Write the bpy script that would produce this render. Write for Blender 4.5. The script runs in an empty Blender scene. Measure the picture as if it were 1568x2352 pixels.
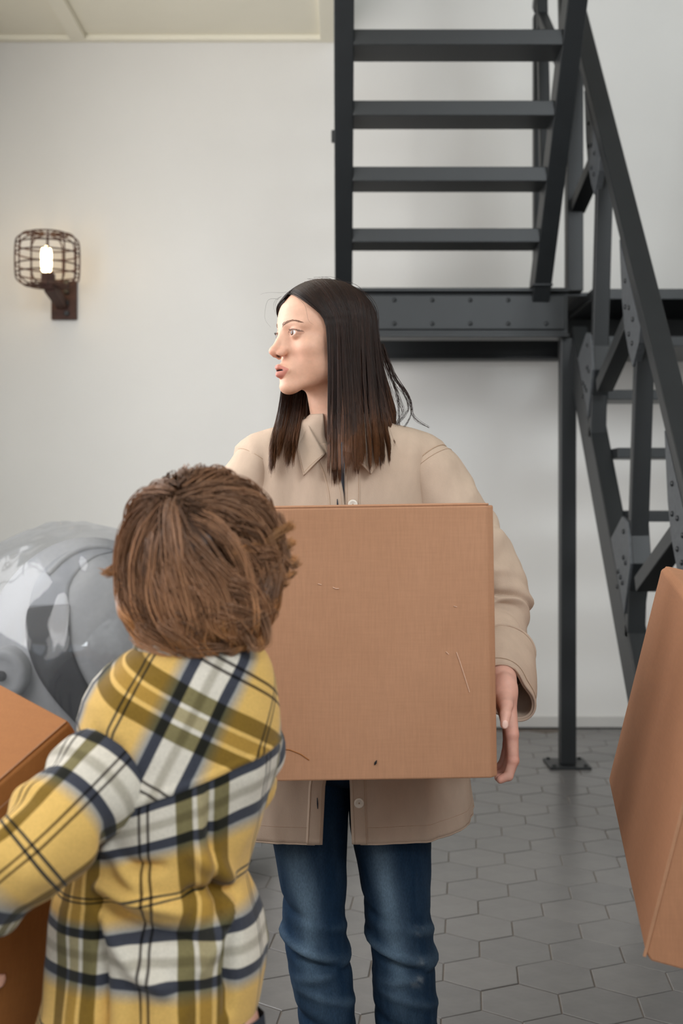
import bpy, bmesh, math, random
import numpy as np
from mathutils import Vector, Matrix
from mathutils.bvhtree import BVHTree
random.seed(3)
RS = np.random.RandomState(7)
scene = bpy.context.scene
COL = scene.collection

# ------------------------------------------------------------------ camera
F = 2700.0; YH = 1150.0; CX = 784.0; H = 1.27          # pixels, pixels, pixels, metres
def W(px, py, d):                                        # a point of the photograph at its real distance d
    return np.array([(px - CX) / F * d, d, H - (py - YH) / F * d])
cam_d = bpy.data.cameras.new('camera'); cam = bpy.data.objects.new('camera', cam_d); COL.objects.link(cam)
cam.location = (0, 0, H); cam.rotation_euler = (math.pi / 2, 0, 0)
cam_d.sensor_fit = 'VERTICAL'; cam_d.sensor_height = 36.0; cam_d.lens = F / 2352 * 36.0
cam_d.shift_y = -(1176 - YH) / 2352
cam_d.clip_start = 0.05
cam_d.dof.use_dof = True; cam_d.dof.focus_distance = 2.30; cam_d.dof.aperture_fstop = 4.0
scene.camera = cam

# ------------------------------------------------------------------ world, light, exposure
def lin(c):
    if isinstance(c, (int, float)): c = (c, c, c)
    return tuple(((v / 255) / 12.92 if v / 255 <= 0.04045 else ((v / 255 + 0.055) / 1.055) ** 2.4) for v in c)
world = bpy.data.worlds.new('sky'); scene.world = world; world.use_nodes = True
bg = world.node_tree.nodes['Background']; bg.inputs[0].default_value = (0.75, 0.87, 1.0, 1); bg.inputs[1].default_value = 1.0
def area(name, loc, direction, sx, sy, power, color):
    l = bpy.data.lights.new(name, 'AREA'); l.shape = 'RECTANGLE'; l.size = sx; l.size_y = sy; l.energy = power; l.color = color
    o = bpy.data.objects.new(name, l); COL.objects.link(o); o.location = loc
    o.rotation_euler = Vector(direction).to_track_quat('-Z', 'Y').to_euler()
    return o
area('window_daylight', (-1.93, 3.3, 2.4), (1, 0.42, 0.0), 2.4, 2.4, 112, (1.0, 0.975, 0.965))
area('window_daylight', (-1.93, 0.8, 2.45), (1, 0.25, -0.14), 2.4, 1.9, 39, (1.0, 0.975, 0.96))
area('window_daylight', (-0.2, -3.08, 2.9), (0.05, 1, -0.06), 3.0, 2.2, 22, (0.97, 0.985, 1.0))
area('added_high_fill', (2.2, -3.08, 4.6), (0, 1, -0.10), 3.0, 1.6, 250, (0.88, 0.95, 1.0))  # added fill lamp brightening the upper right wall; no window opening here
scene.view_settings.view_transform = 'Standard'; scene.view_settings.look = 'None'
scene.view_settings.exposure = 0.0; scene.view_settings.gamma = 1.0; scene.view_settings.use_curve_mapping = False

# ------------------------------------------------------------------ materials
class N:                                                 # tiny node helper
    def __init__(s, name):
        s.m = bpy.data.materials.new(name); s.m.use_nodes = True
        s.t = s.m.node_tree; s.b = s.t.nodes['Principled BSDF']
    def n(s, kind, **kw):
        x = s.t.nodes.new(kind)
        for k, v in kw.items():
            if hasattr(x, k): setattr(x, k, v)
            else: x.inputs[k.replace('_', ' ')].default_value = v
        return x
    def l(s, a, b): s.t.links.new(a, b)
    def coords(s, kind='Object', scale=(1, 1, 1)):
        c = s.n('ShaderNodeTexCoord'); mp = s.n('ShaderNodeMapping'); mp.inputs['Scale'].default_value = scale
        s.l(c.outputs[kind], mp.inputs[0]); return mp.outputs[0]
    def noise(s, co, scale, detail=3, rough=0.6):
        x = s.n('ShaderNodeTexNoise'); x.inputs['Scale'].default_value = scale; x.inputs['Detail'].default_value = detail
        x.inputs['Roughness'].default_value = rough; s.l(co, x.inputs['Vector']); return x.outputs['Fac']
    def ramp(s, fac, stops, interp='LINEAR'):
        r = s.n('ShaderNodeValToRGB'); cr = r.color_ramp; cr.interpolation = interp
        while len(cr.elements) < len(stops): cr.elements.new(0.5)
        for e, (p, c) in zip(cr.elements, stops):
            e.position = p; e.color = (*c, 1) if len(c) == 3 else c
        if fac is not None: s.l(fac, r.inputs[0])
        return r.outputs[0]
    def mul(s, a, b, fac=1.0, mode='MULTIPLY'):
        x = s.n('ShaderNodeMix'); x.data_type = 'RGBA'; x.blend_type = mode; x.inputs[0].default_value = fac
        for v, i in ((a, 6), (b, 7)):
            if hasattr(v, 'is_linked'): s.l(v, x.inputs[i])
            else: x.inputs[i].default_value = (*v, 1) if len(v) == 3 else v
        return x.outputs[2]
    def bump(s, h, dist, strength=1.0):
        x = s.n('ShaderNodeBump'); x.inputs['Distance'].default_value = dist; x.inputs['Strength'].default_value = strength
        s.l(h, x.inputs['Height']); s.l(x.outputs[0], s.b.inputs['Normal'])
    def set(s, **kw):
        for k, v in kw.items():
            i = s.b.inputs[k.replace('_', ' ')]
            if hasattr(v, 'is_linked'): s.l(v, i)
            else: i.default_value = (*v, 1) if isinstance(v, tuple) and len(v) == 3 and i.type == 'RGBA' else v
        return s
def mottled(name, c, var=0.08, scale=6.0, rough=0.9, bump=0.0, bscale=200.0, spec=0.3, stretch=(1, 1, 1), metallic=0.0):
    m = N(name); co = m.coords('Object', stretch); c = lin(c)
    f = m.noise(co, scale, 4)
    m.set(Base_Color=m.ramp(f, [(0.3, tuple(v * (1 - var) for v in c)), (0.7, tuple(min(1, v * (1 + var)) for v in c))]), Roughness=rough, Metallic=metallic)
    m.b.inputs['Specular IOR Level'].default_value = spec
    if bump: m.bump(m.noise(co, bscale, 2), bump)
    return m.m
M = {}
M['wall'] = mottled('painted_plaster', (226, 224, 220), 0.02, 1.2, 0.85, 0.0006, 60, 0.2)
M['ceiling'] = mottled('cream_paint', (242, 237, 220), 0.02, 2, 0.8, 0.0, 60, 0.2)
M['grout'] = mottled('grout', (108, 100, 92), 0.10, 30, 0.9)
M['skirting'] = mottled('skirting_paint', (196, 194, 190), 0.02, 3, 0.6)
M['steel'] = mottled('charcoal_painted_steel', (24, 27, 29), 0.12, 7, 0.45, 0.0003, 120, 0.5)
M['steel_plate'] = mottled('rough_galvanised_plate', (64, 67, 70), 0.2, 60, 0.55, 0.0012, 70, 0.5)
M['rust'] = mottled('rusted_iron', (74, 49, 41), 0.35, 25, 0.7, 0.001, 150, 0.4)
M['black'] = mottled('black_fabric', (26, 26, 28), 0.1, 20, 0.8)
M['grey_fabric'] = mottled('light_grey_upholstery', (126, 126, 126), 0.06, 60, 0.9, 0.0006, 400)
M['mid_grey'] = mottled('shaded_upholstery', (112, 113, 115), 0.06, 40, 0.9)  # upholstery tone with shade in the colour, for the upper band
M['tee'] = mottled('grey_blue_jersey', (150, 156, 168), 0.05, 200, 0.95)
M['button'] = mottled('pearl_button', (226, 216, 202), 0.06, 200, 0.3, 0, 60, 0.6)
M['shoe'] = mottled('dark_leather', (40, 34, 30), 0.1, 40, 0.5)
M['trousers'] = mottled('dark_trousers', (46, 50, 60), 0.1, 60, 0.9)
M['white'] = mottled('white_rubber', (215, 212, 206), 0.03, 60, 0.6)
def mk_tile():
    m = N('grey_hexagon_tile'); co = m.coords('Object'); oi = m.n('ShaderNodeObjectInfo')
    f = m.noise(co, 9, 5); c1 = m.ramp(f, [(0.3, lin((101, 99, 98))), (0.7, lin((110, 108, 106)))])
    c2 = m.ramp(oi.outputs['Random'], [(0, (0.93, 0.93, 0.93)), (1, (1.04, 1.03, 1.02))])
    m.set(Base_Color=m.mul(c1, c2), Roughness=0.28); m.b.inputs['Specular IOR Level'].default_value = 0.5
    m.bump(m.noise(co, 14, 2), 0.0012); return m.m
M['tile'] = mk_tile()
def mk_card(name, c):
    m = N(name); c = lin(c)
    a = m.noise(m.coords('Object', (260, 260, 22)), 1.0, 3); b = m.noise(m.coords('Object', (18, 18, 240)), 1.0, 2); d = m.noise(m.coords('Object'), 3.2, 3)
    k1 = m.ramp(a, [(0.3, tuple(v * 0.94 for v in c)), (0.7, tuple(v * 1.04 for v in c))])
    k2 = m.ramp(b, [(0.3, (0.97, 0.965, 0.96)), (0.7, (1.02, 1.02, 1.02))])
    k3 = m.ramp(d, [(0.3, (0.92, 0.90, 0.88)), (0.75, (1.05, 1.06, 1.08))])
    m.set(Base_Color=m.mul(m.mul(k1, k2), k3), Roughness=0.75); m.b.inputs['Specular IOR Level'].default_value = 0.25
    m.bump(a, 0.0003); return m.m
M['card'] = mk_card('cardboard', (180, 134, 103)); M['card_orange'] = mk_card('brown_cardboard', (160, 103, 54)); M['card_worn'] = mk_card('faded_cardboard', (176, 126, 94)); M['card_pale'] = mk_card('worn_cardboard_edge', (222, 186, 162))
def mk_vcol(name, rough, spec=0.4, sss=0.0, noise=None, bump=0.0, bscale=300, stretch=(1, 1, 1), sheen=0.0):
    m = N(name); a = m.n('ShaderNodeAttribute'); a.attribute_name = 'Col'; c = a.outputs['Color']
    co = m.coords('Object', stretch)
    if noise: c = m.mul(c, m.ramp(m.noise(co, noise[0], 3), [(0.3, (1 - noise[1],) * 3), (0.7, (1 + noise[1],) * 3)]))
    m.set(Base_Color=c, Roughness=rough); m.b.inputs['Specular IOR Level'].default_value = spec
    if sss:
        m.b.inputs['Subsurface Weight'].default_value = sss; m.b.inputs['Subsurface Radius'].default_value = (0.012, 0.005, 0.003); m.b.inputs['Subsurface Scale'].default_value = 0.5
    if sheen: m.b.inputs['Sheen Weight'].default_value = sheen
    if bump: m.bump(m.noise(co, bscale, 3), bump)
    return m.m
M['skin'] = mk_vcol('skin', 0.48, 0.4, 0.12, (70, 0.06), 0.0003, 900)
M['eye'] = mk_vcol('eye', 0.08, 0.6)
M['denim'] = mk_vcol('washed_denim', 0.9, 0.2, 0, (420, 0.22), 0.0005, 500, (1, 1, 0.35))
M['hair_dark'] = mk_vcol('dark_brown_hair', 0.38, 0.35)
M['hair_child'] = mk_vcol('chestnut_hair', 0.36, 0.5)
M['tan'] = mottled('tan_cotton_twill', (191, 169, 150), 0.05, 40, 0.95, 0.0004, 700, 0.15, (1, 1, 0.4))
M['tan_seam'] = mottled('tan_stitching', (180, 154, 131), 0.1, 200, 0.95)
def mk_plaid():
    m = N('yellow_plaid_flannel'); uv = m.n('ShaderNodeUVMap'); uv.uv_map = 'UVMap'
    sep = m.n('ShaderNodeSeparateXYZ'); m.l(uv.outputs[0], sep.inputs[0])
    def frac(o):
        x = m.n('ShaderNodeMath'); x.operation = 'FRACT'; m.l(o, x.inputs[0]); return x.outputs[0]
    Y = lin((221, 180, 104)); NV = lin((62, 64, 73)); WH = lin((214, 206, 192)); GR = lin((178, 170, 155)); GY = lin((150, 150, 148)); LN = lin((58, 56, 50))
    v = [(0.0, Y), (0.118, Y), (0.12, LN), (0.135, LN), (0.137, Y), (0.160, Y), (0.162, LN), (0.177, LN), (0.179, Y), (0.31, Y), (0.405, GY), (0.41, NV), (0.478, NV), (0.482, WH), (0.55, WH), (0.575, GR), (0.61, GR), (0.635, WH), (0.70, WH), (0.704, NV), (0.772, NV), (0.777, GY), (0.872, Y), (1.0, Y)]
    OL = (0.30, 0.275, 0.15); OT = (0.56, 0.51, 0.34); LU = (0.16, 0.15, 0.15); ON = (1, 1, 1)
    u = [(0.0, ON), (0.115, ON), (0.118, LU), (0.136, LU), (0.139, ON), (0.178, ON), (0.181, LU), (0.199, LU), (0.202, ON), (0.385, ON), (0.392, OL), (0.505, OL), (0.512, ON), (0.535, ON), (0.542, OT), (0.625, OT), (0.632, ON), (0.66, ON), (0.667, OL), (0.775, OL), (0.782, ON), (1, ON)]
    c = m.mul(m.ramp(frac(sep.outputs[1]), v), m.ramp(frac(sep.outputs[0]), u))
    co = m.coords('Object'); c = m.mul(c, m.ramp(m.noise(co, 350, 2), [(0.3, (0.9,) * 3), (0.7, (1.06,) * 3)]))
    m.set(Base_Color=c, Roughness=0.95); m.b.inputs['Specular IOR Level'].default_value = 0.1; m.b.inputs['Sheen Weight'].default_value = 0.15
    m.bump(m.noise(co, 500, 2), 0.0004); return m.m
M['plaid'] = mk_plaid()
def mk_film():
    m = N('clear_plastic_film'); t = m.t; out = t.nodes['Material Output']
    tr = m.n('ShaderNodeBsdfTransparent'); tr.inputs[0].default_value = (0.9, 0.91, 0.93, 1)
    gl = m.n('ShaderNodeBsdfGlossy'); gl.inputs['Roughness'].default_value = 0.10; gl.inputs[0].default_value = (1, 1, 1, 1)
    df = m.n('ShaderNodeBsdfDiffuse'); df.inputs[0].default_value = (0.75, 0.78, 0.82, 1)
    lw = m.n('ShaderNodeLayerWeight'); lw.inputs[0].default_value = 0.35
    bp = m.n('ShaderNodeBump'); bp.inputs['Distance'].default_value = 0.035
    m.l(m.noise(m.coords('Object', (1, 1, 0.4)), 6, 1), bp.inputs['Height'])
    for x in (gl, lw, df): m.l(bp.outputs[0], x.inputs['Normal'])
    m1 = m.n('ShaderNodeMixShader'); m1.inputs[0].default_value = 0.04; m.l(tr.outputs[0], m1.inputs[1]); m.l(df.outputs[0], m1.inputs[2])
    mth = m.n('ShaderNodeMath'); mth.operation = 'MULTIPLY_ADD'; m.l(lw.outputs['Fresnel'], mth.inputs[0]); mth.inputs[1].default_value = 0.2; mth.inputs[2].default_value = 0.03
    m2 = m.n('ShaderNodeMixShader'); m.l(mth.outputs[0], m2.inputs[0]); m.l(m1.outputs[0], m2.inputs[1]); m.l(gl.outputs[0], m2.inputs[2])
    m.l(m2.outputs[0], out.inputs[0]); return m.m
M['film'] = mk_film()
def mk_bulb():
    m = N('glowing_bulb'); m.set(Base_Color=(1, 0.9, 0.7), Emission_Color=(1.0, 0.72, 0.38), Emission_Strength=20.0); return m.m
M['bulb'] = mk_bulb()

# ------------------------------------------------------------------ object helpers
def wloc(o):
    return np.array(o['_at']) if o is not None and '_at' in o else np.zeros(3)
def link(name, verts, faces, mat, parent=None, smooth=True, uv=None, col=None):
    off = wloc(parent)
    verts = np.asarray(verts, dtype=np.float64) - off
    me = bpy.data.meshes.new(name)
    if isinstance(faces, np.ndarray):
        k = faces.shape[1]; nf = len(faces)
        me.vertices.add(len(verts)); me.vertices.foreach_set('co', verts.astype(np.float32).ravel())
        me.loops.add(nf * k); me.loops.foreach_set('vertex_index', faces.astype(np.int32).ravel())
        me.polygons.add(nf); me.polygons.foreach_set('loop_start', np.arange(0, nf * k, k, dtype=np.int32))
        me.update(calc_edges=True)
    else:
        me.from_pydata([tuple(v) for v in verts], [], [tuple(f) for f in faces])
    if uv is not None:
        l = me.uv_layers.new(name='UVMap'); l.data.foreach_set('uv', np.asarray(uv, dtype=np.float32).ravel())
    if col is not None:
        a = me.color_attributes.new('Col', 'FLOAT_COLOR', 'POINT')
        c = np.ones((len(verts), 4), np.float32); c[:, :3] = col; a.data.foreach_set('color', c.ravel())
    me.validate(verbose=False)
    me.polygons.foreach_set('use_smooth', np.full(len(me.polygons), bool(smooth)))
    me.materials.append(mat); me.update()
    o = bpy.data.objects.new(name, me); COL.objects.link(o)
    if parent is not None: o.parent = parent; o['_at'] = [0.0, 0.0, 0.0]; o['_at'] = list(off)
    return o
def thing(name, label, cat, at, group=None):
    o = bpy.data.objects.new(name, None); COL.objects.link(o); o.location = at; o['_at'] = [float(v) for v in at]
    o['label'] = label; o['category'] = cat
    if group: o['group'] = group
    o.empty_display_size = 0.05
    return o
def struct(o): o['kind'] = 'structure'; return o
def bevel(o, w=0.003, seg=2):
    b = o.modifiers.new('edge', 'BEVEL'); b.width = w; b.segments = seg; b.limit_method = 'ANGLE'; return o
QF = [(0, 3, 2, 1), (4, 5, 6, 7), (0, 1, 5, 4), (1, 2, 6, 5), (2, 3, 7, 6), (3, 0, 4, 7)]
def hexa(o, a, b, c):                                    # 8 corners of a box from corner o and edges a, b, c
    o, a, b, c = map(np.asarray, (o, a, b, c))
    return [o, o + a, o + a + b, o + b, o + c, o + a + c, o + a + b + c, o + b + c]
class MB:
    def __init__(s): s.v = []; s.f = []
    def add(s, v, f):
        k = len(s.v); s.v += [tuple(map(float, x)) for x in v]; s.f += [tuple(i + k for i in q) for q in f]; return s
    def box(s, lo, hi):
        lo = np.array(lo, float); hi = np.array(hi, float); d = hi - lo
        return s.add(hexa(lo, (d[0], 0, 0), (0, d[1], 0), (0, 0, d[2])), QF)
    def hexa(s, o, a, b, c): return s.add(hexa(o, a, b, c), QF)
    def bar(s, p, q, side, w, h):                        # centred bar p->q, w along side, h along the third axis
        p, q, side = (np.asarray(x, float) for x in (p, q, side)); t = q - p; t /= np.linalg.norm(t)
        side = side - t * (side @ t); side /= np.linalg.norm(side); up = np.cross(t, side)
        return s.add(hexa(p - side * w / 2 - up * h / 2, side * w, up * h, q - p), QF)
    def tube(s, pts, r, n=8, cap=True, closed=False):
        pts = np.asarray(pts, float); m = len(pts); r = np.broadcast_to(r, (m,))
        t = np.roll(pts, -1, 0) - np.roll(pts, 1, 0) if closed else np.gradient(pts, axis=0)
        t /= np.linalg.norm(t, axis=1)[:, None] + 1e-12
        a = np.array([0, 0, 1.0]) if abs(t[0][2]) < 0.9 else np.array([1.0, 0, 0]); V = []
        for i in range(m):
            a = a - t[i] * (a @ t[i]); a /= np.linalg.norm(a) + 1e-12; b = np.cross(t[i], a)
            for j in range(n):
                w = 2 * math.pi * j / n; V.append(pts[i] + r[i] * (a * math.cos(w) + b * math.sin(w)))
        Fc = [(i * n + j, i * n + (j + 1) % n, ((i + 1) % m) * n + (j + 1) % n, ((i + 1) % m) * n + j) for i in range(m if closed else m - 1) for j in range(n)]
        if cap and not closed: Fc += [tuple(range(n))[::-1], tuple((m - 1) * n + j for j in range(n))]
        return s.add(V, Fc)
    def lathe(s, prof, c, axis=(0, 0, 1), n=24):
        ax = Vector(axis).normalized(); q = Vector((0, 0, 1)).rotation_difference(ax); m = len(prof); V = []
        for r, z in prof:
            for j in range(n):
                w = 2 * math.pi * j / n; V.append(np.array(c) + np.array(q @ Vector((r * math.cos(w), r * math.sin(w), z))))
        Fc = [(i * n + j, i * n + (j + 1) % n, (i + 1) * n + (j + 1) % n, (i + 1) * n + j) for i in range(m - 1) for j in range(n)]
        if prof[0][0] > 1e-6: Fc.append(tuple(range(n))[::-1])
        if prof[-1][0] > 1e-6: Fc.append(tuple((m - 1) * n + j for j in range(n)))
        return s.add(V, Fc)
    def prism(s, poly, ext):                             # polygon (3D points) extruded by vector ext
        k = len(poly); poly = [np.asarray(p, float) for p in poly]; e = np.asarray(ext, float)
        return s.add(poly + [p + e for p in poly], [tuple(range(k)), tuple(range(2 * k - 1, k - 1, -1))] + [(i, k + i, k + (i + 1) % k, (i + 1) % k) for i in range(k)])
    def build(s, name, mat, parent=None, smooth=False):
        o = link(name, s.v, s.f, mat, parent, smooth)
        bm = bmesh.new(); bm.from_mesh(o.data); bmesh.ops.recalc_face_normals(bm, faces=bm.faces); bm.to_mesh(o.data); bm.free(); return o
_lat = RS.rand(32, 32, 32).astype(np.float32)
def vnoise(p, seed=0):                                   # smooth value noise, -1..1
    p = np.asarray(p, np.float64) + seed * 7.31; i = np.floor(p).astype(int); f = p - i; f = f * f * (3 - 2 * f); r = 0
    for a in (0, 1):
        for b in (0, 1):
            for c in (0, 1):
                w = (f[..., 0] if a else 1 - f[..., 0]) * (f[..., 1] if b else 1 - f[..., 1]) * (f[..., 2] if c else 1 - f[..., 2])
                r = r + w * _lat[(i[..., 0] + a) % 32, (i[..., 1] + b) % 32, (i[..., 2] + c) % 32]
    return r * 2 - 1
def grid_faces(n, m, closed):                            # n rings of m points
    i = np.arange(n - 1)[:, None]; j = np.arange(m if closed else m - 1)[None, :]; j2 = (j + 1) % m
    return np.stack([i * m + j, i * m + j2, (i + 1) * m + j2, (i + 1) * m + j], -1).reshape(-1, 4)
def smooth_path(keys, n):                                # catmull-rom through rows of keys
    k = np.asarray(keys, float); m = len(k); t = np.linspace(0, m - 1, n); i = np.clip(np.floor(t).astype(int), 0, m - 2); f = (t - i)[:, None]
    p0, p1, p2, p3 = k[np.clip(i - 1, 0, m - 1)], k[i], k[i + 1], k[np.clip(i + 2, 0, m - 1)]
    return 0.5 * (2 * p1 + (p2 - p0) * f + (2 * p0 - 5 * p1 + 4 * p2 - p3) * f ** 2 + (3 * p1 - p0 - 3 * p2 + p3) * f ** 3)

# ------------------------------------------------------------------ signed-distance bodies
class Field:
    def __init__(s, lo, hi, h):
        s.ax = [np.arange(lo[i], hi[i] + h, h) for i in range(3)]; s.h = h
        s.d = np.full([len(a) for a in s.ax], 1.0, np.float32)
        s.R = np.eye(3); s.c = np.zeros(3); s.s = 1.0
    def frame(s, R, c, sc=1.0): s.R = np.array(R, float); s.c = np.array(c, float); s.s = sc; return s
    def op(s, fn, c, rad, k, mode='u'):
        wc = s.c + s.s * (s.R @ np.asarray(c, float)); m = s.s * (rad + 2 * k) + 2 * s.h; ix = []
        for i in range(3):
            a, b = np.searchsorted(s.ax[i], [wc[i] - m, wc[i] + m])
            if b <= a: return s
            ix.append(slice(a, b))
        X = s.ax[0][ix[0]][:, None, None] - s.c[0]; Yy = s.ax[1][ix[1]][None, :, None] - s.c[1]; Z = s.ax[2][ix[2]][None, None, :] - s.c[2]
        Rm = s.R / s.s
        x = X * Rm[0, 0] + Yy * Rm[1, 0] + Z * Rm[2, 0]; y = X * Rm[0, 1] + Yy * Rm[1, 1] + Z * Rm[2, 1]; z = X * Rm[0, 2] + Yy * Rm[1, 2] + Z * Rm[2, 2]
        d = (fn(x, y, z) * s.s).astype(np.float32); k = max(k * s.s, 1e-6); o = s.d[tuple(ix)]
        if mode == 'u':
            h = np.clip(0.5 + 0.5 * (o - d) / k, 0, 1); s.d[tuple(ix)] = o + (d - o) * h - k * h * (1 - h)
        else:
            h = np.clip(0.5 - 0.5 * (o + d) / k, 0, 1); s.d[tuple(ix)] = o + (-d - o) * h + k * h * (1 - h)
        return s
    def ell(s, c, r, k=0.01, mode='u', rot=None):
        c = np.array(c, float); r = np.broadcast_to(np.array(r, float), (3,))
        Q = None if rot is None else np.array(rot)
        def fn(x, y, z):
            x, y, z = x - c[0], y - c[1], z - c[2]
            if Q is not None: x, y, z = (x * Q[0, i] + y * Q[1, i] + z * Q[2, i] for i in range(3))
            k0 = np.sqrt((x / r[0]) ** 2 + (y / r[1]) ** 2 + (z / r[2]) ** 2); k1 = np.sqrt((x / r[0] ** 2) ** 2 + (y / r[1] ** 2) ** 2 + (z / r[2] ** 2) ** 2)
            return k0 * (k0 - 1) / (k1 + 1e-9)
        return s.op(fn, c, float(r.max()), k, mode)
    def cap(s, a, b, ra, rb=None, k=0.01, mode='u'):
        rb = ra if rb is None else rb; a = np.array(a, float); b = np.array(b, float); ab = b - a; L = ab @ ab + 1e-12
        def fn(x, y, z):
            x, y, z = x - a[0], y - a[1], z - a[2]; t = np.clip((x * ab[0] + y * ab[1] + z * ab[2]) / L, 0, 1)
            return np.sqrt((x - t * ab[0]) ** 2 + (y - t * ab[1]) ** 2 + (z - t * ab[2]) ** 2) - (ra + t * (rb - ra))
        return s.op(fn, (a + b) / 2, math.sqrt(L) / 2 + max(ra, rb), k, mode)
    def chain(s, pts, rs, k=0.01):
        for i in range(len(pts) - 1): s.cap(pts[i], pts[i + 1], rs[i], rs[i + 1], k)
        return s
    def mesh(s):                                         # surface nets
        d = s.d; n = d.shape; ins = d < 0
        cnt = np.zeros([k - 1 for k in n], np.uint8)
        for a in (0, 1):
            for b in (0, 1):
                for c in (0, 1): cnt += ins[a:n[0] - 1 + a, b:n[1] - 1 + b, c:n[2] - 1 + c]
        I = np.nonzero((cnt > 0) & (cnt < 8)); m = len(I[0]); idx = np.full(cnt.shape, -1, np.int32); idx[I] = np.arange(m)
        pos = np.zeros((m, 3)); wt = np.zeros(m); cs = [(a, b, c) for a in (0, 1) for b in (0, 1) for c in (0, 1)]
        for p in cs:
            for ax in range(3):
                if p[ax]: continue
                q = list(p); q[ax] = 1
                da = d[I[0] + p[0], I[1] + p[1], I[2] + p[2]].astype(float); db = d[I[0] + q[0], I[1] + q[1], I[2] + q[2]].astype(float)
                x = (da < 0) != (db < 0); t = np.where(x, da / np.where(x, da - db, 1), 0); e = np.tile(np.array(p, float), (m, 1)); e[:, ax] = t
                pos[x] += e[x]; wt[x] += 1
        pos /= wt[:, None]; V = np.stack([s.ax[i][I[i]] + pos[:, i] * s.h for i in range(3)], 1); FF = []
        for ax in range(3):
            sl0 = [slice(1, n[i] - 1) for i in range(3)]; sl0[ax] = slice(0, n[ax] - 1); sl1 = list(sl0); sl1[ax] = slice(1, n[ax])
            A = ins[tuple(sl0)]; B = ins[tuple(sl1)]; E = np.nonzero(A != B); st = A[E]
            g = [E[i] + (0 if i == ax else 1) for i in range(3)]; u, v = [(1, 2), (2, 0), (0, 1)][ax]; q = []
            for du, dv in ((1, 1), (0, 1), (0, 0), (1, 0)):
                c = [x.copy() for x in g]; c[u] -= du; c[v] -= dv; q.append(idx[tuple(c)])
            q = np.stack(q, 1); q[~st] = q[~st][:, ::-1]; FF.append(q)
        FF = np.concatenate(FF); return V, FF[(FF >= 0).all(1)]
def relax(V, Fq, it=1, lam=0.5):
    for _ in range(it):
        acc = np.zeros_like(V); c = np.zeros(len(V))
        for a, b in ((0, 1), (1, 2), (2, 3), (3, 0)):
            for x, y in ((a, b), (b, a)):
                np.add.at(acc, Fq[:, x], V[Fq[:, y]]); np.add.at(c, Fq[:, x], 1)
        V = V + lam * (acc / np.maximum(c, 1)[:, None] - V)
    return V
def join(parts):
    V, Fq, C, k = [], [], [], 0
    for v, f, c in parts: V.append(v); Fq.append(f + k); C.append(c); k += len(v)
    return np.concatenate(V), np.concatenate(Fq), np.concatenate(C)
def strands(P, rad, col, sides=3):                       # P (n, m, 3) paths -> tapered tubes with colours (n, m, 3)
    n, m, _ = P.shape; t = np.gradient(P, axis=1); t /= np.linalg.norm(t, axis=2, keepdims=True) + 1e-9
    ref = np.array([0.31, 0.87, 0.38]); a = np.cross(t, ref); a /= np.linalg.norm(a, axis=2, keepdims=True) + 1e-9; b = np.cross(t, a)
    w = 2 * np.pi * np.arange(sides) / sides
    V = P[:, :, None, :] + rad[:, :, None, None] * (a[:, :, None, :] * np.cos(w)[:, None] + b[:, :, None, :] * np.sin(w)[:, None])
    i = np.arange(n)[:, None, None] * m * sides; j = np.arange(m - 1)[None, :, None] * sides; k = np.arange(sides)[None, None, :]; k2 = (k + 1) % sides
    Fq = np.stack([i + j + k, i + j + k2, i + j + sides + k2, i + j + sides + k], -1).reshape(-1, 4)
    return V.reshape(-1, 3), Fq, np.repeat(col[:, :, None, :], sides, 2).reshape(-1, 3)

# ------------------------------------------------------------------ the room
YB = 6.57; XL = -1.96; XR = 4.4; YF = -3.2; ZT = 5.9; ZC = 3.83
floor = struct(MB().box((XL, YF, -0.08), (XR, YB, -0.0028)).build('floor', M['grout']))
struct(MB().box((XL - 0.2, YB, -0.08), (XR + 0.2, YB + 0.2, ZT)).build('wall_back', M['wall']))
def wall_with_opening(name, axis, at, a0, a1, holes):    # wall plane across axis 0 (x) or 1 (y); rectangular openings (u0, u1, z0, z1)
    b = MB(); t = 0.2
    def slab(u0, u1, z0, z1):
        if axis == 0: b.box((min(at, at + t * a1), u0, z0), (max(at, at + t * a1), u1, z1))
        else: b.box((u0, min(at, at + t * a1), z0), (u1, max(at, at + t * a1), z1))
    u = a0[0]
    for (u0, u1, z0, z1) in holes:
        slab(u, u0, -0.08, ZT); slab(u0, u1, -0.08, z0); slab(u0, u1, z1, ZT); u = u1
    slab(u, a0[1], -0.08, ZT)
    return struct(b.build(name, M['wall']))
wall_with_opening('wall_left', 0, XL, (YF, YB), -1, [(-0.7, 1.7, 1.2, 3.4), (2.1, 4.5, 1.2, 3.6)])
wall_with_opening('wall_right', 0, XR, (YF, YB), 1, [])
wall_with_opening('wall_front', 1, YF, (XL, XR), -1, [(-1.8, 1.4, 1.6, 3.75)])
def window(name, p, u, w, h):                            # a glazed frame standing in an opening
    p = np.array(p, float); u = np.array(u, float); z = np.array([0, 0, 1.0]); nrm = np.cross(u, z); b = MB()
    for k in range(4):
        b.bar(p + u * w * k / 3, p + u * w * k / 3 + z * h, u, 0.05, 0.06)
    for k in (0, 0.6, 1): b.bar(p + z * h * k, p + u * w + z * h * k, z, 0.05, 0.06)
    return struct(b.build(name, M['skirting']))
window('window_1', (XL - 0.08, -0.7, 1.2), (0, 1, 0), 2.4, 2.2)
window('window_3', (XL - 0.08, 2.1, 1.2), (0, 1, 0), 2.4, 2.4)
window('window_2', (-1.8, YF - 0.08, 1.6), (1, 0, 0), 3.2, 2.15)
struct(MB().box((XL - 0.2, YF - 0.2, ZT), (XR + 0.2, YB + 0.2, ZT + 0.1)).build('ceiling', M['wall']))
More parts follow.
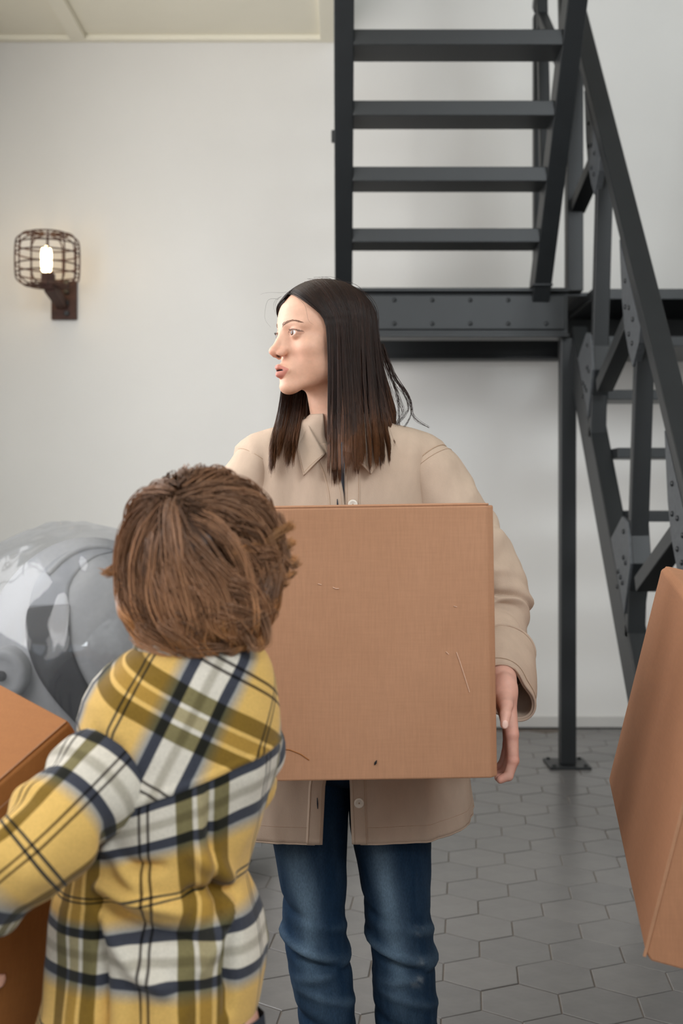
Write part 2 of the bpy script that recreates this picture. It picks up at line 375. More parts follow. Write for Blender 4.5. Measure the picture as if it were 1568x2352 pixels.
ceil_ = struct(MB().box((XL, YF, ZC + 0.03), (-0.034, YB, ZC + 0.3)).box((-0.034, YF, ZC + 0.03), (1.1, 3.9, ZC + 0.3)).build('ceiling', M['ceiling']))
b = lambda lo, hi: bevel(MB().box(lo, hi).build('rib', M['ceiling'], ceil_), 0.004)
b((XL, YB - 0.045, ZC), (-0.034, YB, ZC + 0.03))
b((-0.12, YF, ZC), (-0.034, YB - 0.045, ZC + 0.03))
for k in range(3): b((-1.51 - 1.3 * k + 0.0 if k == 0 else 9, YF, ZC), (-1.42 if k == 0 else 9.01, YB - 0.045, ZC + 0.03)) if k == 0 else None
for y in (4.6, 2.7, 0.8): b((XL, y, ZC), (-0.12, y + 0.09, ZC + 0.029))
base = struct(MB().box((XL, YB - 0.014, 0.004), (XR, YB, 0.066)).build('baseboard_back', M['skirting'])); bevel(base, 0.004)
struct(MB().box((XL, YB - 0.02, -0.006), (XR, YB, 0.006)).build('shadow_strip_1', M['steel']))  # dark strip standing in for the shadow line under the skirting

# hexagonal floor tiles: parts of the floor
TW = 0.198; TR = TW / math.sqrt(3); ang = math.radians(-6); ca, sa = math.cos(ang), math.sin(ang)
def hex_mesh(scale=1.0):
    V, Fc = [], []
    for r, z in ((TR - 0.0022, -0.006), (TR - 0.0022, -0.0012), (TR - 0.0042, 0.0)):
        for k in range(6):
            a = math.pi / 2 + k * math.pi / 3; V.append((r * math.cos(a) * ca - r * math.sin(a) * sa, r * math.cos(a) * sa + r * math.sin(a) * ca, z))
    for l in (0, 1):
        for k in range(6): Fc.append((l * 6 + k, l * 6 + (k + 1) % 6, l * 6 + 6 + (k + 1) % 6, l * 6 + 6 + k))
    Fc.append(tuple(12 + k for k in range(6))); return V, Fc
hv, hf = hex_mesh(); cells = []
for i in range(-40, 60):
    for j in range(-40, 70):
        x0 = i * TW + (j % 2) * TW / 2; y0 = j * TR * 1.5
        x = x0 * ca - y0 * sa + 0.06; y = x0 * sa + y0 * ca + 3.02
        if XL + 0.02 < x < XR - 0.05 and YF + 0.05 < y < YB - 0.06: cells.append((x, y))
def in_view(x, y): return y > 2.7 and -130 < CX + F * x / y - (784 if x > 0 else -784) * 0 < 1700 and abs(CX + F * x / y - 784) < 880 and (x > -0.35 or y < 0)
vis = sorted([c for c in cells if in_view(*c)], key=lambda c: c[1]); near = set(vis[:298])
proto = None; rest = MB()
for (x, y) in cells:
    if (x, y) in near:
        if proto is None: proto = link('tile', hv, hf, M['tile'], floor, False); o = proto
        else: o = proto.copy(); COL.objects.link(o)
        o.location = (x, y, RS.uniform(-0.0006, 0.0006)); o.rotation_euler = (RS.uniform(-0.003, 0.003), RS.uniform(-0.003, 0.003), 0)
    else: rest.add([(x + a, y + b_, c) for a, b_, c in hv], hf)
o = link('tile_field', rest.v, rest.f, M['tile'], floor, False); o['kind'] = 'stuff'

# ------------------------------------------------------------------ the staircase
st = thing('metal_staircase', 'charcoal steel switchback staircase with truss railings against the white wall', 'staircase', (1.1, 5.6, 0))
S = M['steel']; XV = np.array([1.0, 0, 0])
def bar(name, p, q, w, h, side=XV, mat=S, parent=st, bv=0.004):
    return bevel(MB().bar(p, q, side, w, h).build(name, mat, parent), bv)
def boxp(name, lo, hi, mat=S, parent=st, bv=0.004): return bevel(MB().box(lo, hi).build(name, mat, parent), bv)
rv = MB().lathe([(0.0125, 0), (0.0115, 0.005), (0.007, 0.009), (0.0001, 0.0105)], (0, 0, 0), (0, -1, 0), 10)
def rivet_row(parent, pts, direction=(0, -1, 0), sc=1.0):
    q = Vector((0, -1, 0)).rotation_difference(Vector(direction)); first = None
    for p in pts:
        if rivet_row.me is None:
            o = link('rivet', np.array(rv.v) + wloc(parent), rv.f, S, parent); rivet_row.me = o.data
        else:
            o = bpy.data.objects.new('rivet', rivet_row.me); COL.objects.link(o); o.parent = parent
        o.location = np.array(p) - wloc(parent); o.rotation_mode = 'QUATERNION'; o.rotation_quaternion = q; o.scale = (sc,) * 3
rivet_row.me = None
ZL0, ZL1 = 2.047, 2.276; YL = 5.60
def i_beam(name, x0, x1, y, z0, z1, dep, lip, web_y):
    m = MB(); m.box((x0, y, z1 - lip), (x1, y + dep, z1)); m.box((x0, y, z0), (x1, y + dep, z0 + lip)); m.box((x0, web_y, z0 + lip), (x1, web_y + 0.012, z1 - lip)); return bevel(m.build(name, S, st), 0.003)
bm_l = i_beam('landing_beam', -0.04, 1.075, YL - 0.05, ZL0 - 0.004, ZL1, 0.13, 0.018, YL - 0.012)
pl = boxp('beam_plate', (0.02, YL - 0.026, ZL0 + 0.035), (1.06, YL - 0.012, ZL1 - 0.03))
rivet_row(pl, [(0.07 + 0.18 * k, YL - 0.026, z) for k in range(6) for z in (ZL0 + 0.062, ZL1 - 0.055)], sc=0.85)
i_beam('landing_beam', 1.19, 2.2, YL - 0.02, ZL0 - 0.045, ZL1, 0.62, 0.05, YL + 0.58)
boxp('landing_plate', (-0.04, YL + 0.08, ZL1 - 0.02), (2.2, YB, ZL1)); 
i_beam('landing_beam', -0.04, 2.2, YB - 0.13, ZL0, ZL1 - 0.02, 0.13, 0.018, YB - 0.06)
for x in (1.082, 0.0):
    p = boxp('post', (x - 0.037, 5.60, 0.012), (x + 0.037, 5.675, ZL0))
    boxp('base_plate', (x - 0.098, 5.545, 0.0), (x + 0.098, 5.75, 0.012), parent=p, bv=0.002)
    rivet_row(p, [(x + a, 5.645 + c, 0.012) for a in (-0.075, 0.075) for c in (-0.075, 0.085)], (0, 0, 1), 0.9)
# upper flight, rising from the landing towards the viewer
SL = 1.2216
def zu(d): return 2.276 + SL * (5.60 - d)
UA, UB = 5.60, 4.20
for x, n in ((0.010, 'stringer'), (0.945, 'stringer')):
    boff = np.array([0, 0.05, 0.0])
    s_ = bar(n, (x, UA + 0.02, zu(UA + 0.02)), (x, UB, zu(UB)), 0.082, 0.13)
    for k in range(7):
        pass
for k in range(7):
    d = 5.435 - 0.1866 * k; z = 2.48 + 0.228 * k
    t_ = MB().box((0.05, d - 0.07, z - 0.030), (0.905, d + 0.12, z + 0.034)).build('tread', S, st); bevel(t_, 0.003)
boxp('bracket', (-0.045, 5.18, 2.86), (-0.028, 5.23, 2.905)); boxp('bracket', (0.893, 5.50, ZL1), (0.99, 5.64, ZL1 + 0.012))
# railings of the upper flight: newels, chord, struts, diagonals
def zc(d): return zu(d) + 1.36
for x in (0.0, 0.945):
    bar('handrail', (x, 5.62, zc(5.62)), (x, UB, zc(UB)), 0.06, 0.08)
    boxp('newel_post', (x - 0.02, 5.645, ZL1), (x + 0.025, 5.70, zc(5.62)))
    if x > 0.5:
        for a, c in ((5.42, 5.56), (4.95, 5.10), (4.45, 4.60)):
            bar('strut', (x, a, zu(a) + 0.05), (x, c, zc(c)), 0.05, 0.05)
        for a, c in ((5.56, 5.05), (5.10, 4.55)):
            bar('brace', (x, a, zc(a) - 0.12), (x, c, zu(c) + 0.2), 0.045, 0.05)
    else:
        for a, c in ((5.42, 5.46), (4.95, 5.0)): bar('strut', (x, a, zu(a)), (x, c, zc(c)), 0.05, 0.05)
# lower flight, falling from the landing towards the viewer
def zs(d): return 1.007 + 1.21 * (d - 4.729)             # top edge of its stringers
def zh(d): return 2.19 + 1.225 * (d - 4.52)              # handrail line
X0, X1 = 1.10, 2.06
def slope_prism(x, w, lo, hi, d0, d1, f):                # sloping member of width w, from f+lo to f+hi measured vertically
    return [(x, d0, f(d0) + hi), (x, d1, f(d1) + hi), (x, d1, f(d1) + lo), (x, d0, f(d0) + lo)]
for x in (X0, X1):
    m = MB().prism([(x, 5.64, zs(5.64)), (x, 3.897, 0.0), (x, 4.115, 0.0), (x, 5.64, zs(5.64) - 0.265)], (0.078, 0, 0))
    bevel(m.build('stringer', S, st), 0.005)
    bar('handrail', (x + 0.036, 5.66, zh(5.66) + 0.02), (x + 0.036, 3.3, zh(3.3) + 0.02), 0.082, 0.055)
    boxp('newel_post', (x - 0.018, 5.635, ZL1), (x + 0.06, 5.71, zh(5.66)))
    sx = x + 0.035
    def strut(a, c): return bar('strut', (sx, a, zs(a) - 0.05), (sx, c, zh(c)), 0.07, 0.045)
    for a, c in ((5.22, 5.055), (4.55, 4.385), (3.93, 3.74)):
        strut(a, c)
        # riveted gusset at the foot, on the outer side, with a box bracket behind it
        g = [(x - 0.008, a + 0.22, zs(a + 0.22) + 0.06), (x - 0.008, a + 0.03, zs(a) + 0.42), (x - 0.008, a - 0.06, zs(a) + 0.40), (x - 0.008, a - 0.10, zs(a) + 0.24), (x - 0.008, a + 0.0, zs(a) + 0.04)]
        gp = bevel(MB().prism(g, (0.012, 0, 0)).build('gusset_plate', M['steel_plate'], st), 0.002)
        MBk = MB().prism([(x + 0.004, p[1], p[2]) for p in g[1:]], (0.07, 0, 0)).build('bracket', S, st); bevel(MBk, 0.003)
        rivet_row(gp, [(x - 0.008, a + u, zs(a) + v) for u, v in ((0.0, 0.36), (0.0, 0.26), (-0.03, 0.24), (0.05, 0.18), (0.02, 0.16), (0.09, 0.2), (0.10, 0.14))], (-1, 0, 0), 0.8)
    for c in (5.055, 4.385, 3.74):
        g = [(x - 0.008, c + 0.24, zh(c + 0.24) - 0.02), (x - 0.008, c + 0.20, zh(c + 0.2) - 0.21), (x - 0.008, c + 0.16, zh(c + 0.16) - 0.28), (x - 0.008, c + 0.09, zh(c + 0.09) - 0.30), (x - 0.008, c + 0.03, zh(c + 0.03) - 0.29), (x - 0.008, c - 0.06, zh(c - 0.06) - 0.10), (x - 0.008, c - 0.08, zh(c - 0.08) - 0.02)]
        gp = bevel(MB().prism(g, (0.03, 0, 0)).build('gusset_plate', M['steel_plate'], st), 0.002)
        rivet_row(gp, [(x - 0.008, c + u, zh(c + u) + v) for u, v in ((0.14, -0.08), (0.14, -0.18), (0.08, -0.12), (0.08, -0.22), (0.02, -0.1), (0.03, -0.2))], (-1, 0, 0), 0.8)
    for a, c in ((5.08, 4.53), (4.41, 3.87)):
        bar('brace', (sx, a, zs(a) + 0.335), (sx, c, zh(c) - 0.21), 0.07, 0.06)
    bar('brace', (sx, 5.66, 2.68), (sx, 5.17, zh(5.17) - 0.2), 0.07, 0.06)
for k in range(8):
    d = 5.345 - 0.2215 * k; z = 1.742 - 0.268 * k
    if z < 0.05: break
    boxp('tread', (X0 + 0.078, d - 0.11, z - 0.022), (X1, d + 0.13, z + 0.022), bv=0.003)

# ------------------------------------------------------------------ wall lamp
lamp = thing('wall_lamp', 'rusty iron cage wall lamp with a glowing tube bulb on the white wall', 'lamp', (-1.545, YB, 1.27 + (1150 - 690) / F * YB))
lx, lz = -1.545, lamp.location.z; RU = M['rust']
k = 6.55 / F
plate = bevel(MB().box((lx - 0.07, YB - 0.03, 1.27 + (1150 - 734) * k), (lx + 0.07, YB, 1.27 + (1150 - 646) * k)).build('wall_plate', RU, lamp), 0.004)
for z in (0.02, 0.08, 0.14, 0.19):
    bevel(MB().box((lx + 0.005, YB - 0.045, plate.data.vertices[0].co.z + lz + z), (lx + 0.03, YB - 0.03, plate.data.vertices[0].co.z + lz + z + 0.025)).build('bolt', M['steel'], plate), 0.003)
cc = W(109, 597, 6.27); sk = W(109, 645, 6.27)
bevel(MB().box((cc[0] - 0.028, 6.24, sk[2] - 0.045), (cc[0] + 0.035, 6.305, sk[2] + 0.042)).build('socket', RU, lamp), 0.006)
bevel(MB().bar((cc[0] + 0.01, 6.27, sk[2] - 0.03), (lx - 0.01, YB - 0.02, sk[2] - 0.08), (1, 0, 0), 0.055, 0.06).build('arm', RU, lamp), 0.005)
MB().lathe([(0.012, -0.01), (0.026, 0.01), (0.028, 0.05), (0.028, 0.10), (0.022, 0.128), (0.0005, 0.138)], (cc[0] - 0.006, 6.27, sk[2] + 0.048), n=20).build('bulb', M['bulb'], lamp, True)
RX, ZB, ZTp = 0.166, W(0, 656, 6.27)[2], W(0, 538, 6.27)[2]
for k in range(12):
    a = 2 * math.pi * (k + 0.5) / 12; pr = [(0.03, ZB), (RX - 0.06, ZB), (RX - 0.018, ZB + 0.018), (RX, ZB + 0.06), (RX, ZTp - 0.06), (RX - 0.018, ZTp - 0.018), (RX - 0.06, ZTp), (0.03, ZTp)]
    MB().tube([(cc[0] + r * math.cos(a), 6.27 + r * math.sin(a), z) for r, z in smooth_path(pr, 26)], 0.0042, 6).build('cage_wire', RU, lamp, True)
for z, r in ((ZB + 0.06, RX), (ZB + 0.105, RX), (ZTp - 0.105, RX), (ZTp - 0.06, RX), (ZTp, RX - 0.06), (ZTp, 0.03), (ZB, 0.03), (ZB, RX - 0.06)):
    MB().tube([(cc[0] + r * math.cos(t), 6.27 + r * math.sin(t), z) for t in np.linspace(0, 2 * math.pi, 41)[:-1]], 0.0042, 6, closed=True).build('cage_hoop', RU, lamp, True)

# ------------------------------------------------------------------ cardboard boxes
def cardboard(name, label, o, a, b, c, mat, edge, at, chamfer=0.006, seam_on='c', group=None):
    """o corner, a/b the two edges of the closed (flap) face, c the edge running away from that face"""
    o, a, b, c = (np.asarray(x, float) for x in (o, a, b, c)); root = thing(name, label, 'box', at, group or 'cardboard moving boxes')
    ua, ub, uc = (x / np.linalg.norm(x) for x in (a, b, c)); la, lb, lc = (np.linalg.norm(x) for x in (a, b, c))
    ch = chamfer; q = o + uc * 0.0035; bd = MB().prism([q + ua * ch, q + a - ua * ch, q + a + ub * ch, q + a + b - ub * ch, q + a + b - ua * ch, q + b + ua * ch, q + b - ub * ch, q + ub * ch], c - uc * 0.0035).build('body', mat, root)
    bevel(bd, 0.003)
    for s in (0, 1):
        f = MB().hexa(o + b * (0.5 * s) + ub * 0.0015 + ua * ch * 0.7, a - ua * ch * 1.4, b * 0.5 - ub * 0.003, uc * 0.0036).build('flap', mat, root); bevel(f, 0.0025)
    return root, bd
# the box held by the woman
r9 = math.radians(0.9); ex = np.array([math.cos(r9), 0, math.sin(r9)]); ez = np.array([-math.sin(r9), 0, math.cos(r9)]); ey = np.array([0, 1.0, 0])
BC = np.array([0.028, 1.97, 1.032]); BW, BD, BH = 0.462, 0.275, 0.461
b1, b1b = cardboard('cardboard_box', 'square brown cardboard box held up in front of the woman in the tan shirt', BC - ex * BW / 2 + ez * BH / 2, ex * BW, ey * BD, -ez * BH, M['card'], None, BC - ez * BH / 2, 0.012)
def on_front(px, py): p = W(px, py, 1.9685); return p
for pts in ([(1048, 1498), (1056, 1520), (1064, 1545), (1072, 1570), (1078, 1590)], [(764, 1349), (771, 1352), (778, 1352)], [(1024, 1497), (1030, 1503)], [(1042, 1392), (1049, 1394)], [(730, 1341), (738, 1343)]):
    MB().tube([on_front(*p) for p in pts], 0.0007, 4).build('scuff_mark', M['card_pale'], b1)
MB().tube([on_front(860, 1757), on_front(862, 1752), on_front(865, 1746)], [0.001, 0.0022, 0.0004], 5).build('puncture', M['black'], b1)
MB().tube([on_front(*p) for p in ((640, 1720), (665, 1722), (690, 1732), (710, 1746))], 0.0008, 4).build('crease', M['card_orange'], b1)
# the tilted box at the right edge of the view, on a stack that stands outside it
k = 1.25; A = W(1520, 1297, 1.9 * k); B_ = W(1395, 1800, 1.94622 * k); C_ = W(1478, 2205, 1.34478 * k)
u = A - B_; w = C_ - B_; nn = np.cross(u, w); nn /= np.linalg.norm(nn); nn = nn if nn[0] > 0 else -nn
w = w - u * (u @ w) / (u @ u)
b2, b2b = cardboard('cardboard_box', 'large brown cardboard box tilted on its corner at the right edge, beside the stair', B_, nn * 0.44, u, w, M['card_worn'], None, B_ + w, 0.010)
e0 = B_ + w; MB().bar(e0 + u * 0.01 - nn * 0.0005 + w * 0.0, e0 + u * 0.99, nn, 0.004, 0.004).build('worn_edge', M['card'], b2)
low = B_ + w + nn * 0.44
b3, _ = cardboard('cardboard_box', 'brown cardboard box standing on the floor under the tilted box', (low[0] - 0.16, low[1] - 0.16, low[2] - 0.003), (0.5, 0, 0), (0, 0.5, 0), (0, 0, -low[2] + 0.004), M['card_orange'], None, (low[0] + 0.1, low[1] + 0.1, 0))
# the box the child carries
C0 = W(160, 1655, 1.6); P1 = W(0, 1569.5, 1.75); P2 = W(0, 1789, 1.545)
u1 = P1 - C0; u1 /= np.linalg.norm(u1); u2 = P2 - C0; u2 -= u1 * (u1 @ u2); u2 /= np.linalg.norm(u2); u3 = np.cross(u1, u2); u3 = -u3 if u3[2] > 0 else u3
b4, _ = cardboard('cardboard_box', 'brown cardboard box carried by the child in yellow plaid at the left edge', C0, u1 * 0.42, u2 * 0.36, u3 * 0.34, M['card_orange'], None, C0 + u3 * 0.34, 0.006)
MB().tube([C0 + u2 * 0.005 + u1 * 0.002 - u3 * 0.0015, C0 + u2 * 0.35 + u1 * 0.002 - u3 * 0.0015], 0.0010, 5).build('worn_edge', M['card'], b4)
q0 = C0 - u1 * 0.0005 + u3 * 0.03; MB().hexa(q0 + u2 * 0.02, u2 * 0.33, u3 * 0.002, -u1 * 0.0006).build('crease', M['card'], b4)

# ------------------------------------------------------------------ armchair wrapped in plastic
ac = thing('armchair', 'grey and black armchair wrapped in shiny clear plastic behind the child', 'armchair', (-0.98, 4.25, 0))
def shell(name, cx, cy, rx, ry, z0, z1, top, a0, a1, mat, thick, n=48, mz=30, crump=0.0):
    """upright curved back: plan ellipse from angle a0 to a1, top edge given by top(a)"""
    V = []
    for i in range(mz):
        t = i / (mz - 1)
        for j in range(n):
            a = a0 + (a1 - a0) * j / (n - 1); zt = top(a); z = z0 + (zt - z0) * t; f = 1.0 - 0.10 * (1 - t) ** 2 - 0.16 * max(0, t - 0.75) ** 1.6 * 4
            V.append((cx + rx * f * math.cos(a), cy + ry * f * math.sin(a), z))
    V = np.array(V)
    if crump:
        V += crump * np.stack([vnoise(V * 9, 1), vnoise(V * 9, 2), vnoise(V * 9, 3)], 1) + crump * 0.5 * np.stack([vnoise(V * 25, 4), vnoise(V * 25, 5), vnoise(V * 25, 6)], 1)
    o = link(name, V, grid_faces(mz, n, False), mat, ac); s = o.modifiers.new('thickness', 'SOLIDIFY'); s.thickness = thick; s.offset = -1 if thick > 0.01 else 0; return o
def ellipsoid(c, r, n=64, m=40, p=2.3):
    t = np.linspace(-math.pi / 2, math.pi / 2, m)[:, None]; a = np.linspace(0, 2 * math.pi, n, endpoint=False)[None, :]
    sg = lambda v, e: np.sign(v) * np.abs(v) ** e
    e = 2 / p
    V = np.stack([c[0] + r[0] * sg(np.cos(t), e) * sg(np.cos(a), 1.0), c[1] + r[1] * sg(np.cos(t), e) * sg(np.sin(a), 1.0), c[2] + r[2] * sg(np.sin(t), e) * np.ones_like(a)], -1).reshape(-1, 3)
    return V, grid_faces(m, n, True)
EC = W(205, 1570, 4.25); ER = np.array([0.40, 0.36, 0.53])
V, Fq = ellipsoid(EC, ER, p=2.0); link('tub_back', V, Fq, M['grey_fabric'], ac)
def on_egg(px, py, lift=0.004):                          # nearest point of the tub along the sight line
    dirv = np.array([(px - CX) / F, 1.0, -(py - YH) / F]); o = (np.array([0, 0, H]) - EC) / (ER + lift); dv = dirv / (ER + lift)
    A_, B2, C2 = dv @ dv, o @ dv, o @ o - 1; q = B2 * B2 - A_ * C2; t = (-B2 - math.sqrt(max(q, 0))) / A_; return np.array([0, 0, H]) + dirv * t
lft = smooth_path([(66, 1398), (60, 1440), (66, 1490), (88, 1550), (125, 1605), (165, 1650), (215, 1700)], 24); rgt = smooth_path([(158, 1388), (160, 1430), (164, 1480), (180, 1530), (206, 1580), (240, 1630), (276, 1690)], 24)
pan = MB()
gridp = np.array([[on_egg(*(l + (r - l) * s)) for s in np.linspace(0, 1, 9)] for l, r in zip(lft, rgt)])
o = link('side_panel', gridp.reshape(-1, 3), grid_faces(24, 9, False), M['black'], ac); s_ = o.modifiers.new('thickness', 'SOLIDIFY'); s_.thickness = 0.006
def egg_patch(name, lf_, rg_, mat, lift):
    l_, r_ = smooth_path(lf_, 24), smooth_path(rg_, 24); G_ = np.array([[on_egg(*(l + (r - l) * s), lift) for s in np.linspace(0, 1, 9)] for l, r in zip(l_, r_)])
    o = link(name, G_.reshape(-1, 3), grid_faces(24, 9, False), mat, ac); s_ = o.modifiers.new('thickness', 'SOLIDIFY'); s_.thickness = 0.006
egg_patch('wing_shade', [(66, 1394), (78, 1345), (108, 1300), (150, 1270), (200, 1255), (260, 1252)], [(156, 1390), (158, 1350), (172, 1320), (196, 1294), (224, 1276), (262, 1266)], M['mid_grey'], 0.003)  # shade on the upper back, painted as a darker patch
MB().tube([on_egg(*p, 0.003) for p in smooth_path([(110, 1320), (150, 1282), (190, 1262), (230, 1256), (275, 1264), (320, 1290)], 24)], 0.012, 8).build('piping', M['grey_fabric'], ac, True)
for px in (2, 560):
    c = W(px, 1552, 3.86)
    MB().lathe([(0.0001, -0.008), (0.02, -0.010), (0.03, -0.004), (0.055, -0.008), (0.076, -0.016), (0.086, 0.0), (0.088, 0.03), (0.088, 0.55)], c, (0, 1, 0), 32).build('rolled_arm', M['grey_fabric'], ac, True)
    MB().lathe([(0.0001, -0.016), (0.014, -0.014), (0.018, -0.006), (0.018, 0.01)], c + np.array([0.004, -0.004, 0]), (0, 1, 0), 16).build('arm_button', M['black'], ac, True)
    MB().box((c[0] - 0.055, 3.9, 0.12), (c[0] + 0.055, 4.45, c[2] - 0.02)).build('arm_panel', M['grey_fabric'], ac)
bevel(MB().box((W(2, 0, 3.86)[0] + 0.05, 3.84, 0.14), (W(560, 0, 3.86)[0] - 0.05, 4.4, 0.48)).build('seat', M['grey_fabric'], ac), 0.05, 4)
for x, y in ((-1.12, 3.95), (-0.42, 3.95), (-1.05, 4.45), (-0.5, 4.45)): MB().lathe([(0.016, 0.0), (0.028, 0.16)], (x, y, 0.0), n=12).build('leg', M['rust'], ac)
V, Fq = ellipsoid((EC[0] - 0.02, EC[1] - 0.06, EC[2] + 0.03), ER + np.array([0.09, 0.12, 0.02]), 120, 80, 2.15)
cr = np.stack([vnoise(V * np.array([7, 7, 4]), k_) for k_ in (1, 2, 3)], 1); cr2 = np.stack([vnoise(V * np.array([17, 17, 8]), k_) for k_ in (4, 5, 6)], 1)
link('plastic_wrap', V + cr * 0.022 + cr2 * 0.009, Fq, M['film'], ac)

# ------------------------------------------------------------------ people: shared pieces
def head_field(fd, eyes_open=True):
    """local axes: x to the person's left, y forward, z up; origin between the eyes' level and the middle of the skull"""
    e, c = fd.ell, fd.cap
    e((0, -.008, .020), (.0735, .094, .078), 0.001); e((0, .028, .035), (.060, .062, .062), .02); e((0, .030, -.035), (.053, .053, .058), .02)
    e((0, .020, -.070), (.044, .052, .040), .02)
    for s in (-1, 1):
        c((s * .060, -.010, -.008), (s * .049, -.004, -.066), .014, .014, .02); c((s * .049, -.004, -.066), (s * .014, .066, -.103), .014, .012, .022)
        e((s * .042, .048, -.030), (.022, .024, .019), .022)
        c((s * .012, .0840, .016), (s * .046, .062, .019), .0075, .0065, .014)
        e((s * .075, -.014, -.012), (.007, .017, .029), .006)
    for s in (-1, 1): e((s * .036, .030, -.058), (.022, .030, .026), .02)
    e((0, .078, -.106), (.017, .0155, .0145), .018)
    e((0, .066, -.074), (.029, .031, .026), .014)
    for s in (-1, 1): e((s * .033, .100, -.001), (.018, .0155, .0145), .012, 's')
    c((0, .0880, .004), (0, .1070, -.0335), .0060, .0078, .013); e((0, .1098, -.0362), (.0080, .0084, .0074), .010)
    for s in (-1, 1): e((s * .0114, .0985, -.0408), (.0060, .0094, .0070), .0055)
    for s in (-1, 1): c((s * .0035, .0815, .002), (s * .0095, .0880, -.0300), .0062, .0085, .012)
    c((0, .1068, -.0412), (0, .0968, -.0478), .0042, .0045, .007)
    for s in (-1, 1): e((s * .0084, .1016, -.0478), (.0046, .0070, .0056), .0015, 's')
    # lips
    for s in (-1, 1):
        c((s * .004, .0990, -.0674), (s * .021, .0855, -.0735), .0046, .0018, .008); c((0, .0968, -.0832), (s * .019, .0855, -.0755), .0054, .0020, .008)
    e((0, .103, -.0742), (.0160, .0125, .0021), .0016, 's')
    e((0, .112, -.0945), (.022, .016, .0042), .009, 's')
    for s in (-1, 1):
        e((s * .0330, .0740, 0), .0136, .004)
        e((s * .0332, .0900, -.0004), (.0128, .0145, .0056 if eyes_open else .001), .0012, 's', rot=[[math.cos(s * .08), 0, -math.sin(s * .08)], [0, 1, 0], [math.sin(s * .08), 0, math.cos(s * .08)]])
    return fd
def head_colors(P, skin, lip, seed=0):
    x, y, z = P[:, 0], P[:, 1], P[:, 2]; C = np.tile(np.array(lin(skin)), (len(P), 1)); ax = np.abs(x)
    def blend(m, c): C[:] = C + (np.array(c) - C) * np.clip(m, 0, 1)[:, None]
    blend(0.15 * np.exp(-((ax - .040) / .020) ** 2 - ((z + .040) / .022) ** 2), lin((226, 150, 128)))
    blend(0.40 * np.exp(-(x / .016) ** 2 - ((z + .040) / .014) ** 2) * (y > .09), lin((222, 140, 118)))
    # lips: a band between an upper and a lower outline
    hw = .0245; u = np.clip(ax / hw, 0, 1); top = -.0615 - .0108 * u ** 1.3 - .0018 * np.exp(-(x / .004) ** 2); bot = -.0920 + .0170 * u ** 1.8
    lm = np.clip((top - z) / .0012 + .5, 0, 1) * np.clip((z - bot) / .0012 + .5, 0, 1) * (ax < hw) * (y > .07)
    blend(lm * 0.85, lin(lip)); blend((np.abs(z + .0742) < .0019) * (ax < .0145) * (y > .075) * (y < .0965), (.06, .016, .014))
    nq = np.sqrt(((ax - .0084) / .0050) ** 2 + ((y - .1016) / .0070) ** 2 + ((z + .0478) / .0060) ** 2); blend(np.clip((1.12 - nq) / .2, 0, 1) * .9, lin((88, 40, 32)))
    er = np.sqrt((x - np.sign(x) * .0332) ** 2 / .0142 ** 2 + (z - .0004) ** 2 / .0071 ** 2)
    blend(0.3 * (np.abs(er - 1) < .14) * (y > .06), lin((150, 92, 76))); blend(0.7 * (np.abs(er - .97) < .09) * (z > .0012) * (y > .06), lin((60, 36, 30)))
    blend(0.25 * np.exp(-((ax - .032) / .016) ** 2 - ((z - .009) / .005) ** 2) * (y > .06), lin((196, 140, 120)))
    return C
def eyeballs(parent, Rm, c, sc, gaze):
    g = np.array(gaze, float); g /= np.linalg.norm(g)
    for s in (-1, 1):
        V = []; n, m = 32, 40; Vc = []
        t = np.linspace(0, math.pi, m); a = np.linspace(0, 2 * math.pi, n, endpoint=False)
        e1 = np.cross(g, (0, 0, 1)); e1 /= np.linalg.norm(e1); e2 = np.cross(e1, g)
        for ti in t:
            r = .0122 + (.0006 * math.cos(ti / .58 * math.pi / 2) if ti < .58 else 0)
            for ai in a:
                V.append(np.array([s * .0330, .0740, 0]) + r * (g * math.cos(ti) + math.sin(ti) * (e1 * math.cos(ai) + e2 * math.sin(ai))))
                deg = math.degrees(ti); k = .75 + .25 * math.sin(ai * 17)
                Vc.append((.004, .003, .003) if deg < 10 else tuple(np.array(lin((112, 72, 48))) * k) if deg < 28 else lin((50, 32, 26)) if deg < 31.5 else lin((226, 218, 214)))
        link('eyeball', np.array(V) @ (np.array(Rm).T * sc) + c, grid_faces(m, n, True), M['eye'], parent, True, col=np.array(Vc))
def limb_skin(V): return np.tile(np.array(lin((222, 172, 150))), (len(V), 1))
def loft(rings, closed=True): r = np.asarray(rings); return r.reshape(-1, 3), grid_faces(r.shape[0], r.shape[1], closed)
def tube_rings(keys, n_along, n_round, dep=1.0, ref=(0, 0, 1)):
    """keys rows: x y z r ; returns rings (n, m, 3), arc length, mean radius"""
    k = smooth_path(keys, n_along); P = k[:, :3]; r = k[:, 3]; t = np.gradient(P, axis=0); t /= np.linalg.norm(t, axis=1)[:, None]
    a = np.array(ref, float); out = []
    for i in range(n_along):
        a = a - t[i] * (a @ t[i]); a /= np.linalg.norm(a); b_ = np.cross(t[i], a); w = np.linspace(0, 2 * np.pi, n_round, endpoint=False)[:, None]
        out.append(P[i] + r[i] * (np.cos(w) * a + np.sin(w) * b_ * dep))
    s = np.concatenate([[0], np.cumsum(np.linalg.norm(np.diff(P, axis=0), axis=1))]); return np.array(out), s, r
def ring_normals(rg):
    tu = np.roll(rg, -1, 1) - np.roll(rg, 1, 1); tv = np.gradient(rg, axis=0); n = np.cross(tu, tv); n /= np.linalg.norm(n, axis=2, keepdims=True) + 1e-9
    return n * np.sign(((rg - rg.mean(1, keepdims=True)) * n).sum())

